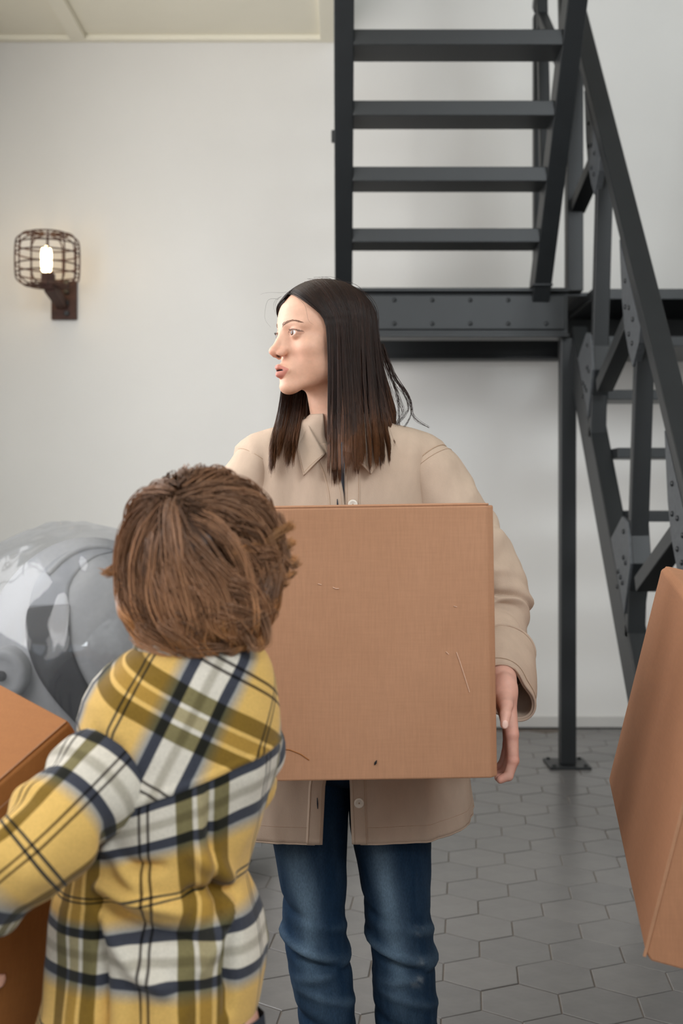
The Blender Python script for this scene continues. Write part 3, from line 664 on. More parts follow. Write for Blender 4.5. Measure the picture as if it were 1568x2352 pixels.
# ------------------------------------------------------------------ the woman
wm = thing('person', 'woman with straight dark brown hair in an open tan shirt and jeans, holding a box', 'person', (0.0, 2.43, 0))
psi = math.radians(60); Fw = np.array([-math.sin(psi), -math.cos(psi), 0]); Lw = np.array([math.cos(psi), -math.sin(psi), 0]); Uw = np.array([0, 0, 1.0])
pit = math.radians(0.0); Fw2 = Fw * math.cos(pit) + Uw * math.sin(pit); Uw2 = np.cross(Lw, Fw2); Uw2 = Uw2 if Uw2[2] > 0 else -Uw2
HR = np.stack([Lw, Fw2, Uw2], 1); HC = W(736, 775, 2.41); HS = 0.985
SKIN = (221, 174, 148)
fd = Field(HC - np.array([.135, .135, .30]), HC + np.array([.135, .135, .115]), 0.00125).frame(HR, HC, HS); head_field(fd)
fd.frame(np.eye(3), (0, 0, 0)); nb = np.array([0.0, 2.46, 1.40]); nt = HC + np.array([0.012, 0.022, -.055])
fd.cap(nt, nb, .050, .056, .022); fd.cap(nb + [0, -.01, 0], nb + [0, -.0, -.14], .056, .07, .03)
Vh, Fh = fd.mesh(); Vh = relax(Vh, Fh, 1, 0.4)
Ph = (Vh - HC) @ HR / HS; Ch = head_colors(Ph, SKIN, (192, 114, 100))
parts = [(Vh, Fh, Ch)]
sh = {s: np.array([s * .155, 2.455, 1.325]) for s in (-1, 1)}
el = {1: np.array([.298, 2.37, 1.05]), -1: np.array([-.286, 2.37, 1.05])}
nails = []
def grip(s):                                             # a hand flat on the side of the box, fingers hooked under its edge
    bx = .2655 if s > 0 else -.207                        # the box's side there
    f = lambda *q: np.array([bx + s * q[0], q[1], q[2]])
    wr = f(.024, 2.085, .935); fd = Field(np.minimum(wr - [.06, .14, .19], wr + [.07, .1, .13]), np.maximum(wr - [.06, .14, .19], wr + [.07, .1, .13]), 0.0015)
    fa = el[s] + (wr - el[s]) * .45
    fd.ell(wr, (.0215, .027, .03), .004)
    d = wr - fa; fd.cap(fa, wr, .034, .0225, .006)
    mcp = [f(.029, 2.03, .866), f(.032, 2.052, .864), f(.031, 2.073, .869), f(.029, 2.092, .878)]
    pip = [f(.030, 2.026, .823), f(.034, 2.05, .817), f(.033, 2.073, .822), f(.030, 2.093, .837)]
    dip = [f(.022, 2.025, .796), f(.025, 2.049, .790), f(.024, 2.072, .794), f(.022, 2.092, .805)]
    tip = [f(.008, 2.024, .790), f(.008, 2.047, .788), f(.008, 2.069, .789), f(.009, 2.088, .793)]
    for i in range(4):
        r = (.0092, .0096, .0090, .0078)[i]
        fd.cap(wr + [0, (-.012, -.004, .005, .013)[i], -.012], mcp[i], .0155, .0118, .012)
        fd.chain([mcp[i], pip[i], dip[i], tip[i]], [r * 1.18, r * 1.02, r * .9, r * .78], .0025); fd.ell(pip[i], r * 1.03, .003)
    t0, t1, t2, t3 = f(.020, 2.060, .925), f(.018, 2.025, .917), f(.0135, 2.000, .906), f(.0105, 1.990, .891)
    fd.cap(t0, t1, .016, .0125, .012); fd.chain([t1, t2, t3], [.0108, .0094, .0076], .003); nails.append(t3 + np.array([0, -.0068, .0015]))
    V, Fq = fd.mesh(); V = relax(V, Fq, 1, .4); C = np.tile(np.array(lin((218, 168, 150))), (len(V), 1))
    kn = np.zeros(len(V))
    for p in mcp + pip: kn = np.maximum(kn, np.exp(-((V - p) ** 2).sum(1) / .012 ** 2))
    for p in tip: kn = np.maximum(kn, .8 * np.exp(-((V - p) ** 2).sum(1) / .012 ** 2))
    C += (np.array(lin((206, 128, 112))) - C) * (kn * .55)[:, None]
    nail = np.exp(-(((V - (t3 + np.array([s * .003, -.007, -.002]))) / [.0055, .004, .0075]) ** 2).sum(1) ** 2); C += (np.array(lin((238, 196, 180))) - C) * nail[:, None]
    return V, Fq, C
parts += [grip(1), grip(-1)]
bd = Field((-.45, 2.0, -.02), (.45, 2.62, 1.47), .009)
bd.cap((0, 2.455, 1.30), (0, 2.44, 1.02), .078, .082, .03); bd.cap((-.085, 2.455, 1.29), (.085, 2.455, 1.29), .075, .075, .05); bd.cap((-.06, 2.44, .86), (.06, 2.44, .86), .105, .105, .05); bd.cap(nb, nb + [0, 0, -.1], .054, .06, .03)
bd.cap((0, 2.43, 1.02), (0, 2.44, .86), .095, .11, .04)
for s in (-1, 1):
    bd.cap((s * .05, 2.455, 1.34), sh[s], .05, .046, .03); bd.chain([sh[s], el[s]], [.046, .036], .02)
    wr = np.array([(.288 if s > 0 else -.223), 2.085, .935]); bd.cap(el[s], wr + (el[s] - wr) * .3, .035, .024, .015)
    lx_ = (-.066, -.056, -.008) if s < 0 else (.100, .118, .145)
    bd.chain([(lx_[0], 2.44, .80), (lx_[1], 2.44, .42), (lx_[2], 2.45, .08)], [.066, .046, .034], .03)
    bd.cap((lx_[2], 2.45, .06), (lx_[2] + s * .01, 2.33, .035), .036, .028, .02)
Vb, Fb = bd.mesh(); parts.append((Vb, Fb, limb_skin(Vb)))
V, Fq, C = join(parts); wbody = link('body', V, Fq, M['skin'], wm, True, col=C)
for q in nails:
    nv, nf = ellipsoid(q, (.0052, .0020, .0072), 20, 14); link('fingernail', nv, nf, M['skin'], wm, True, col=np.tile(np.array(lin((236, 196, 182))), (len(nv), 1)))
eyeballs(wm, HR, HC, HS, (.05, 1, .02))
bv = BVHTree.FromPolygons([tuple(v) for v in Vh], [tuple(f) for f in Fh])
def tohead(p): return HC + HS * (HR @ np.asarray(p, float))
def snap(p, lift):
    q, nrm, _, _ = bv.find_nearest(Vector(p)); n = np.array(nrm); n = n if n @ (np.asarray(p) - HC) > 0 else -n
    return np.array(q) + n * lift
brow, lash = [], []
for s in (-1, 1):
    key = smooth_path([(s * .0105, .094, .0165), (s * .022, .091, .0215), (s * .034, .084, .0245), (s * .047, .069, .0195)], 60)
    for i in range(130):
        t = RS.rand() ** .85; k_ = key[int(t * 59)]; wd = .0034 * (1 - .75 * t); b0 = k_ + np.array([0, 0, RS.uniform(-wd, wd)])
        dr = np.array([s * (.55 + .45 * t), -.35 * t, .55 - .75 * t]); L = RS.uniform(.005, .008)
        brow.append([snap(tohead(b0 + dr * L * u), .0002 + .0007 * u * (1 - u)) for u in np.linspace(0, 1, 5)])
    for i in range(22):
        u = .22 + .78 * i / 21; xx = s * (.0318 + (u - .42) * .0265 * 1.0); zz = .0055 * math.sqrt(max(0, 1 - ((u - .5) / .54) ** 2)); yy = .0740 + math.sqrt(max(1e-6, .0135 ** 2 - (abs(xx) - .0330) ** 2 - zz ** 2))
        b0 = np.array([xx, yy, zz]); sp = (u - .45) * s * .007
        lash.append([tohead(b0 + np.array([sp * w, (.0042 - .002 * u) * RS.uniform(.6, 1.1) * w, -.0008 * w + .0038 * w * w])) for w in np.linspace(0, 1, 5)])
def hairmesh(name, P, r0, r1, c0, c1, mat, parent, taper=0.3):
    P = np.array(P); n, m, _ = P.shape; t = np.linspace(0, 1, m); rad = (r0 + (r1 - r0) * t)[None, :] * np.ones((n, 1))
    col = np.array(c0)[None, None] + (np.array(c1) - np.array(c0))[None, None] * t[None, :, None] * np.ones((n, 1, 1)); V, Fq, C = strands(P, rad, col); return link(name, V, Fq, mat, parent, True, col=C)
hairmesh('eyebrow', brow[:130], .00042, .00014, lin((132, 98, 80)), lin((160, 124, 104)), M['hair_dark'], wm); hairmesh('eyebrow', brow[130:], .00042, .00014, lin((132, 98, 80)), lin((160, 124, 104)), M['hair_dark'], wm)
hairmesh('eyelash', lash[:22], .00032, .00010, lin((22, 16, 14)), lin((22, 16, 14)), M['hair_dark'], wm); hairmesh('eyelash', lash[22:], .00032, .00010, lin((22, 16, 14)), lin((22, 16, 14)), M['hair_dark'], wm)

TYC = 2.455
TYV = np.array([945, 955, 965, 978, 992, 1006, 1020, 1040, 1075, 1110, 1160, 1300, 1500, 1700, 1800, 1940.]); THW = np.array([.066, .074, .100, .150, .188, .210, .220, .222, .214, .207, .203, .214, .238, .262, .276, .285])
THD = np.array([.058, .060, .063, .067, .073, .080, .088, .097, .108, .115, .120, .126, .135, .146, .150, .158])
# straight hair: over the skull from the parting, then hanging
SC = np.array([0, -.013, .020]); SR = np.array([.0785, .108, .094])
def straight(n, alo, ahi, zlo, zhi, flare, rmin, rmax, lay=.012, front=False, seg=22):
    al = np.radians(RS.uniform(alo, ahi, n)); u = (np.abs(np.degrees(al)) - 62) / 118
    be = np.radians(42 + 100 * np.clip(u, 0, 1) ** .8 + RS.normal(0, 5, n)); px = RS.uniform(0.0, .06, n) * np.sign(al)
    r0 = np.stack([px, np.cos(be), np.sin(be)], 1); r0 /= np.linalg.norm(r0, axis=1)[:, None]
    r1 = np.stack([np.sin(al), np.cos(al), np.full(n, .02)], 1); r1 /= np.linalg.norm(r1, axis=1)[:, None]
    om = np.arccos(np.clip((r0 * r1).sum(1), -1, 1)); k1 = 12; ly = RS.rand(n) ** 1.4
    P = np.zeros((n, seg, 3)); eg = np.sort(np.random.RandomState(9).uniform(-185, 185, 150)); cl = np.searchsorted(eg, np.degrees(al)); cr = np.random.RandomState(5); ctab = cr.normal(0, 1, (400, 4))
    zend = RS.uniform(zlo - .004, zhi + .012, n) + .006 * RS.normal(0, 1, n) + .010 * ctab[cl % 400, 0] - .02 * np.clip(np.abs(ctab[cl % 400, 3]) - 1.4, 0, 1)
    for i in range(seg):
        if i < k1:
            t = i / (k1 - 1); w0 = np.sin((1 - t) * om) / np.sin(om); w1 = np.sin(t * om) / np.sin(om); q = r0 * w0[:, None] + r1 * w1[:, None]
            q = q * (SR + (lay * (0.25 + .75 * ly) * (0.35 + .65 * math.sin(math.pi * min(1, t * .75 + .15))))[:, None]) + SC; P[:, i] = HC + HS * (q @ HR.T)
        else:
            t = (i - k1 + 1) / (seg - k1); b0 = P[:, k1 - 1]; drop = (b0[:, 2] - zend) * t; ctr = HC[:2]
            rd = b0[:, :2] - ctr; rd /= np.linalg.norm(rd, axis=1)[:, None]
            fl = flare(np.degrees(al)) * t ** 1.4 - .006 * ly * t + .0035 * ctab[cl % 400, 1] * t
            side = np.stack([-rd[:, 1], rd[:, 0]], 1)
            wob = .0030 * ctab[cl % 400, 2] * np.sin(3.0 * t + ctab[cl % 400, 3]) * t
            P[:, i, :2] = b0[:, :2] + rd * fl[:, None] + side * wob[:, None]; P[:, i, 2] = b0[:, 2] - drop
    for _ in range(4): P[:, 1:-1] = .25 * P[:, :-2] + .5 * P[:, 1:-1] + .25 * P[:, 2:]
    # gather strands of one lock towards the tips
    for c in np.unique(cl):
        m_ = cl == c; mean = P[m_].mean(0, keepdims=True); gth = (RS.rand(m_.sum()) < .75)[:, None, None] * RS.uniform(.5, 1.3, (m_.sum(), 1, 1)); wt = np.concatenate([np.linspace(0, .12, 12), np.linspace(.10, 1, seg - 12) ** 1.6 * .62])[None, :, None]
        z = P[m_][:, :, 2:].copy(); P[m_] = P[m_] + (mean - P[m_]) * wt * gth; Pm = P[m_]; Pm[:, :, 2:] = z; P[m_] = Pm
    # lie on the shirt instead of passing through it
    z = P[:, :, 2]; py = YH - (z - H) * F / 2.33; ex_ = .012 + .030 * np.clip((py - 985) / 30, 0, 1) * np.clip((1110 - py) / 30, 0, 1); hw = np.interp(py, TYV, THW) + ex_; hd = np.interp(py, TYV, THD) + ex_; dx, dy = P[:, :, 0], P[:, :, 1] - TYC
    q = (np.abs(dx / hw) ** 2.5 + np.abs(dy / hd) ** 2.5) ** .4; push = np.where((q < 1) & (py > 975), (1 - q) / np.maximum(q, .3), 0)
    push = push * np.clip((py - 975) / 40, 0, 1); P[:, :, 1] = np.where(dy < .03, P[:, :, 1] - np.minimum(push * np.abs(dy), .09), P[:, :, 1] + np.minimum(push * np.abs(dy), .09))
    if front:                                            # this lock falls forward over the shoulder
        surf = hd * np.maximum(0, 1 - np.abs(dx / hw) ** 2.5) ** .4; tgt = np.minimum(P[:, :, 1], TYC - surf - .004 - .012 * RS.rand(n, 1)); m_ = np.clip((py - 860) / 120, 0, 1); P[:, :, 1] += (tgt - P[:, :, 1]) * (m_ * m_ * (3 - 2 * m_))
    for _ in range(3): P[:, 12:-1] = .25 * P[:, 11:-2] + .5 * P[:, 12:-1] + .25 * P[:, 13:]
    sh_ = (0.55 + .9 * RS.rand(n) ** 2) * (0.9 + .22 * ctab[cl % 400, 1].clip(-1, 1)); tt = np.linspace(0, 1, seg)[None, :, None]
    cA, cB = np.array(lin((47, 29, 22))), np.array(lin((106, 66, 38)))
    col = (cA + (cB - cA) * np.clip((tt - .76) / .24, 0, 1) ** 1.5) * sh_[:, None, None] * np.ones((n, seg, 1))
    rad = RS.uniform(rmin, rmax, n)[:, None] * np.concatenate([np.full(seg - 4, 1.0), [.9, .75, .5, .15]])[None]
    return P, rad, col
fl_near = lambda a: np.interp(np.abs(a), [55, 75, 110, 140, 180], [.000, .002, .016, .040, .050])
fl_far = lambda a: np.interp(np.abs(a), [55, 75, 110, 180], [.038, .044, .050, .05])
hp = [straight(3800, 70, 96, 1.326, 1.345, fl_near, .0004, .00075), straight(5200, 70, 102, 1.330, 1.348, fl_near, .0004, .00075), straight(7600, 94, 135, 1.350, 1.372, fl_near, .0004, .00075), straight(2600, 118, 152, 1.352, 1.38, fl_near, .0004, .00075), straight(2600, 148, 182, 1.375, 1.44, fl_near, .0004, .00075), straight(3800, -90, -60, 1.346, 1.378, fl_far, .0004, .00075, front=True), straight(1600, -125, -88, 1.39, 1.43, fl_far, .0004, .00075), straight(1500, -182, -115, 1.37, 1.43, fl_far, .0004, .00075)]
hp.append(straight(70, 80, 180, 1.37, 1.45, lambda a: fl_near(a) + RS.uniform(-.01, .035, len(a)), .0002, .0003, .02))
vs = [strands(*h) for h in hp]
# loose wisps at the forehead and long escaped locks at the back
def wisp(pts, r=.0004, n=18): return smooth_path(pts, n)
wp = [wisp([tohead((-.02, .088, .075)), W(615, 690, 2.33), W(608, 730, 2.33), W(622, 752, 2.33)]), wisp([tohead((-.015, .085, .08)), W(632, 690, 2.33), W(628, 705, 2.33), W(634, 722, 2.33)]), wisp([tohead((-.01, .085, .08)), W(637, 688, 2.33), W(632, 703, 2.33), W(637, 716, 2.33)]), wisp([tohead((.040, .078, .072)), W(700, 702, 2.31), W(708, 735, 2.31), W(720, 746, 2.31)]), wisp([tohead((0.0, .08, .088)), W(650, 672, 2.33), W(615, 672, 2.35), W(598, 676, 2.35)])]
for px in ((905, 860, 935, 905, 945, 950, 925, 985), (900, 850, 925, 900, 938, 940, 905, 980), (905, 870, 940, 915, 950, 960, 985, 982), (898, 860, 915, 915, 925, 955, 880, 1000), (890, 850, 912, 900, 915, 950, 918, 990), (893, 900, 905, 950, 900, 990, 925, 995), (880, 900, 895, 960, 890, 1010, 905, 1020)):
    base = [W(px[0] - 22, px[1] - 60, 2.47)] + [W(px[2 * i], px[2 * i + 1], 2.45 - .012 * i) for i in range(4)]
    for j in range(9): wp.append(wisp([q + RS.normal(0, .0022, 3) for q in base]))
wp = np.array(wp); cw = np.tile(np.array(lin((46, 28, 21))), (len(wp), 18, 1)); rw = np.full((len(wp), 18), .0006) * np.linspace(1, .3, 18)[None]; rw[:5] *= .45
vs.append(strands(wp, rw, cw))
# skull cap under the strands, so no scalp shows
capV, capF = ellipsoid((0, 0, 0), (1, 1, 1), 56, 40, 2.0); keep = []
cv = capV * (SR * .985) + SC
az = np.degrees(np.arctan2(np.abs(capV[:, 0]), capV[:, 1])); hairy = (capV[:, 2] > np.interp(az, [0, 30, 66, 82, 180], [.82, .76, .38, -.15, -.55]))
capF = capF[hairy[capF].all(1)]; cvw = HC + HS * (cv @ HR.T); vs.append((cvw, capF, np.tile(np.array(lin((40, 25, 20))), (len(cvw), 1))))
V, Fq, C = join(vs); link('hair', V, Fq, M['hair_dark'], wm, True, col=C)

# the open tan shirt
TS = M['tan']; yv = TYV
HWt, HDt = THW, THD
yl = np.array([945, 1000, 1050, 1085, 1110, 1135, 1165, 1250, 1400, 1600, 1700, 1797, 1860, 1940.]); lE = np.array([742, 745, 762, 777, 784, 789, 791, 797, 797, 786, 765, 747, 744, 740.]); rE = np.array([812, 806, 793, 791, 791, 791, 790, 788, 790, 794, 798, 803, 805, 808.])
TY = TYC
def z_of(py): return H - (py - YH) / F * 2.33
def x_of(px, d=2.33): return (px - CX) / F * d
def torso_pt(py, th, lift=0.0):                          # th from -pi..pi, 0 at the back, +-pi at the front
    hw = np.interp(py, yv, HWt) + lift; hd = np.interp(py, yv, HDt) + lift; e = 2 / 2.5; s, c = np.sin(th), np.cos(th)
    return np.stack([hw * np.sign(s) * np.abs(s) ** e, TY + hd * np.sign(c) * np.abs(c) ** e, z_of(py) + 0 * th], -1)
def th_of_x(x, py, lift=0.0): r = np.clip(x / (np.interp(py, yv, HWt) + lift), -1, 1); return np.sign(r) * (math.pi - np.arcsin(np.abs(r) ** (2.5 / 2))) if x != 0 else math.pi
def hem(th):                                             # shirt-tail: lower at front and back, risen at the side seams
    a = np.abs(th); return np.where(a > 1.57, 1866 + 62 * np.clip((a - 1.57) / 1.0, 0, 1) ** .7, 1866 + 45 * np.clip((1.57 - a) / 1.0, 0, 1))
nr, mc = 130, 150; rings = []
ys = np.concatenate([np.linspace(945, 1100, 40), np.linspace(1103, 1928, nr - 40)])
for py in ys:
    t0 = th_of_x(x_of(np.interp(py, yl, rE)) + 1e-6, py); t1 = th_of_x(x_of(np.interp(py, yl, lE)) - 1e-6, py)
    t0 = t0 if t0 > 0 else t0 + 2 * math.pi; t1 = t1 if t1 < 0 else t1 - 2 * math.pi
    th = np.linspace(t0, t1, mc); k_ = np.clip((py - 1700) / 228, 0, 1); pe = py + (hem(th) - 1928) * k_ ** 1.2
    rings.append(np.stack([torso_pt(p, np.array(t)) for p, t in zip(pe, th)]))
rg = np.array(rings); P = rg.copy(); fr = np.linspace(0, 1, mc)[None, :]; edge = np.minimum(fr, 1 - fr) * mc
vert = np.clip((ys - 985) / 60, 0, 1)[:, None]
dsp = .013 * vnoise(P * np.array([19, 9, 2.6]), 3) + .0075 * vnoise(P * np.array([40, 18, 5]), 4); pk = np.clip((ys - 1905) / 12, 0, 1)[:, None]; dsp += .0018 * pk * np.sin(np.arange(mc)[None, :] * 2.1 + 2 * np.sin(np.arange(mc)[None, :] * .7)); dsp *= vert * np.clip(edge / 8, 0.12, 1)
nrm = ring_normals_open = np.cross(np.gradient(rg, axis=1), np.gradient(rg, axis=0)); nrm /= np.linalg.norm(nrm, axis=2, keepdims=True) + 1e-9
cen = np.array([0, TY, 0]); out = (rg - cen); out[:, :, 2] = 0; nrm *= np.sign((nrm * out).sum(2, keepdims=True)); rg = rg + nrm * dsp[:, :, None]
lap = np.clip(1 - edge / 10, 0, 1) * (fr > .5); rg[:, :, 1] -= .004 * lap                     # the buttonhole side lies over the button side
V, Fq = rg.reshape(-1, 3), grid_faces(nr, mc, False); shirt = link('shirt', V, Fq, TS, wm); s_ = shirt.modifiers.new('cloth', 'SOLIDIFY'); s_.thickness = .0022; s_.offset = -1
def at_edge(side, i, k): return rg[i, k if side > 0 else mc - 1 - k]
fwd = np.array([0, -1.0, 0])
def front_seam(pxs, name='seam', r=.0009, lift=.0008):
    pts = []
    for px, py in pxs:
        i = int(np.argmin(np.abs(ys - py))); row = rg[i]; fm = row[:, 1] < TY; j = np.argmin(np.abs(row[:, 0] - x_of(px)) + (~fm) * 9); pts.append(row[j] + fwd * lift)
    return MB().tube(pts, r, 5).build(name, M['tan_seam'], shirt, True)
# plackets: a strip along each front edge, and the hem
for side in (1, -1):
    wdt = 10; ii = np.arange(18, nr); g = []
    for i in ii:
        row = rg[i] if side > 0 else rg[i, ::-1]; L = np.concatenate([[0], np.cumsum(np.linalg.norm(np.diff(row[:40], axis=0), axis=1))]); s_w = np.linspace(0, .034, 7)
        g.append(np.stack([np.interp(s_w, L, row[:40, a]) for a in range(3)], -1) + fwd * np.array([.0012, .0026, .0028, .0028, .0028, .0026, .0006])[:, None])
    g = np.array(g); o = link('placket', g.reshape(-1, 3), grid_faces(len(ii), 7, False), TS, shirt); s_ = o.modifiers.new('cloth', 'SOLIDIFY'); s_.thickness = .002; s_.offset = 0
    MB().tube(g[:, 5] + fwd * .0012, .0007, 5).build('seam', M['tan_seam'], shirt, True); 
    MB().tube(g[:, 1] + fwd * .0012, .0005, 5).build('seam', M['tan_seam'], shirt, True)
    for py in (1156, 1330, 1500, 1665, 1836):
        i = int(np.argmin(np.abs(ys[18:] - py))); p = g[i, 3] + fwd * .0018
        if side > 0:
            bt = MB().lathe([(.0098, 0), (.0098, .0016), (.0084, .0026), (.0060, .0026), (.0048, .0019), (.0001, .0019)], p, (0, -1, 0), 24).build('button', M['button'], shirt, True)
            MB().lathe([(.0018, .0018), (.0014, .0026), (.0001, .0028)], p, (0, -1, 0), 10).build('button_shank', M['tan_seam'], bt, True)
        else: MB().tube([p + np.array([.004, 0, -.011]), p + np.array([.0036, -.0008, 0]), p + np.array([.003, 0, .011])], [.0006, .0014, .0006], 6).build('buttonhole', M['trousers'], shirt, True)
hm = rg[-1] + nrm[-1] * .001; hb = rg[-5] + nrm[-5] * .0018
MB().tube(hm[1:-1], .0020, 6).build('hem', TS, shirt, True); MB().tube(hb[1:-1], .0008, 5).build('seam', M['tan_seam'], shirt, True)
# collar
def collar(side):
    sx = side; tip = W(852, 1089, 2.322) if side > 0 else W(697, 1093, 2.322); opn = W(806, 1046, 2.345) if side > 0 else W(748, 1042, 2.345); outr = W(884, 1036, 2.362) if side > 0 else W(683, 1030, 2.362)
    top = np.array([[0, 2.512, 1.452], [sx * .045, 2.497, 1.452], [sx * .070, 2.44, 1.444], [sx * .064, 2.385, 1.418], opn + np.array([sx * .014, .012, .02]), opn]); bot = np.array([[0, 2.538, 1.405], [sx * .055, 2.522, 1.405], [sx * .086, 2.465, 1.408], [sx * .093, 2.41, 1.396], outr, tip])
    T, B = smooth_path(top, 34), smooth_path(bot, 34); g = []
    for s in np.linspace(0, 1, 9):
        r = T + (B - T) * s; r = r + np.array([0, 0, 1]) * (.010 * math.sin(math.pi * s) * np.linspace(1, .1, 34)[:, None]); r[:, 1] -= .004 * math.sin(math.pi * s); g.append(r)
    g = np.array(g); o = link('collar', g.reshape(-1, 3), grid_faces(9, 34, False), TS, shirt); s_ = o.modifiers.new('cloth', 'SOLIDIFY'); s_.thickness = .003; s_.offset = 0
    MB().tube(np.concatenate([g[8, 2:-1] * .86 + g[7, 2:-1] * .14, g[1:8, 32][::-1]]) + fwd * .0016, .0007, 5).build('seam', M['tan_seam'], shirt, True)
for sd in (1, -1): collar(sd)
tt = [torso_pt(np.full(40, p), np.linspace(-math.pi, math.pi, 40, endpoint=False), -.014) for p in np.linspace(1016, 1330, 26)]
tt = np.array(tt); tt[0] = tt[0] * [.62, 1, 1] + np.array([0, .0, 0]); link('undershirt', *loft(tt), M['tee'], wm)
MB().tube(np.concatenate([tt[0], tt[0][:1]]), .003, 6).build('neckband', M['tee'], wm, True)
# sleeves
def press(r):                                            # cloth flattened where it meets the box
    b_ = (r[:, :, 1] < 2.262) & (r[:, :, 2] < 1.27); k_ = .002 * vnoise(r * 25, 9); x = r[:, :, 0]; r[:, :, 0] = np.where(b_ & (x > 0), np.maximum(x, .269 + k_), np.where(b_ & (x < 0), np.minimum(x, -.213 - k_), x)); return r
def sleeve(keys, seed, s):
    rgs, al, rr = tube_rings(keys, 150, 72, 1.0, (0, -1, 0.2)); nn_ = ring_normals(rgs); a = al[:, None]; w = np.linspace(0, 2 * np.pi, 72, endpoint=False)[None]
    d_ = .009 * vnoise(rgs * np.array([13, 13, 6]), seed) + .0045 * vnoise(rgs * np.array([30, 30, 22]), seed + 1)
    for (c, wd, ph, amp) in ((.30, .018, .6, .010), (.345, .012, 1.0, -.010), (.385, .016, .2, .010), (.43, .012, 2.2, -.007), (.20, .03, 2.6, .009), (.26, .016, 3.4, .008), (.315, .014, 4.2, .008), (.15, .025, 1.2, .007), (.36, .014, 3.6, -.007)):
        d_ += amp * np.exp(-((a - c - .035 * np.sin(w - ph)) / wd) ** 2) * (.4 + .6 * np.cos(w - ph) ** 2)
    ac_ = .318 - .032 * np.sin(w) + .006 * np.cos(2 * w); d_ += (.010 + .004 * np.sin(w)) * np.exp(-((a - ac_ + .020) / .020) ** 2) - (.013 + .003 * np.sin(w)) * np.exp(-((a - ac_ - .007) / .008) ** 2)
    for (c0, c1, wd, amp) in ((.12, .05, .018, .004), (.17, -.05, .014, -.006), (.22, .06, .018, .006)): d_ += amp * np.exp(-((a - c0 - c1 * np.sin(w + .6)) / wd) ** 2)
    d_ *= np.clip(a / .05, 0.15, 1); rgs = press(rgs + nn_ * d_[:, :, None])
    o = link('sleeve', *loft(rgs), TS, shirt); m_ = o.modifiers.new('cloth', 'SOLIDIFY'); m_.thickness = .002; m_.offset = -1
    MB().tube(rgs[10] + nn_[10] * .0008, .0012, 5, closed=True).build('seam', M['tan_seam'], shirt, True); MB().tube(rgs[15] + nn_[15] * .0004, .0007, 5, closed=True).build('seam', M['tan_seam'], shirt, True)
    return rgs
kr = [(*W(968, 1064, 2.44), .054), (*W(990, 1090, 2.43), .066), (*W(1030, 1165, 2.415), .070), (*W(1082, 1260, 2.40), .072), (*W(1120, 1360, 2.38), .075), (*W(1134, 1440, 2.34), .072), (*W(1146, 1500, 2.26), .056), (*W(1152, 1535, 2.20), .046)]
sleeve(kr, 11, 1); sleeve([(-k_[0] + .012, *k_[1:]) for k_ in kr], 15, -1)
def cuff(s, off):                                        # turned-back cuff, its rim slanting down and out
    ax = [(*W(1149, 1508, 2.240), .063), (*W(1154, 1545, 2.185), .060), (*W(1162, 1585, 2.135), .048)]
    rgs, al, rr = tube_rings(ax, 26, 56, 1.0, (0, -1, 0.2)); c = rgs.mean(1, keepdims=True); rel = rgs - c; t = np.linspace(0, 1, 26)[:, None]
    outw = rel[:, :, 0] / .06
    rgs[:, :, 2] += -.030 * t * np.clip(outw, -.6, 1) - .012 * np.sin(t * math.pi) * outw; rgs[:, :, 0] += .006 * t * outw
    low_ = np.clip(-rel[:, :, 2] / .06, 0, 1) * t; rgs[:, :, 2] -= .018 * low_; rgs += .008 * np.stack([vnoise(rgs * 20, 40 + k_) for k_ in range(3)], -1)
    if s < 0: rgs[:, :, 0] = -rgs[:, :, 0] + .012; rgs = rgs[:, ::-1]
    rgs = press(rgs)
    o = link('cuff', *loft(rgs), TS, shirt); m_ = o.modifiers.new('cloth', 'SOLIDIFY'); m_.thickness = .006; m_.offset = -1
    for i in (0, 25): MB().tube(rgs[i], .0026, 6, closed=True).build('hem', TS, shirt, True)
    MB().tube(rgs[21] + ring_normals(rgs)[21] * .0008, .0007, 5, closed=True).build('seam', M['tan_seam'], shirt, True)
cuff(1, 0); cuff(-1, 0)
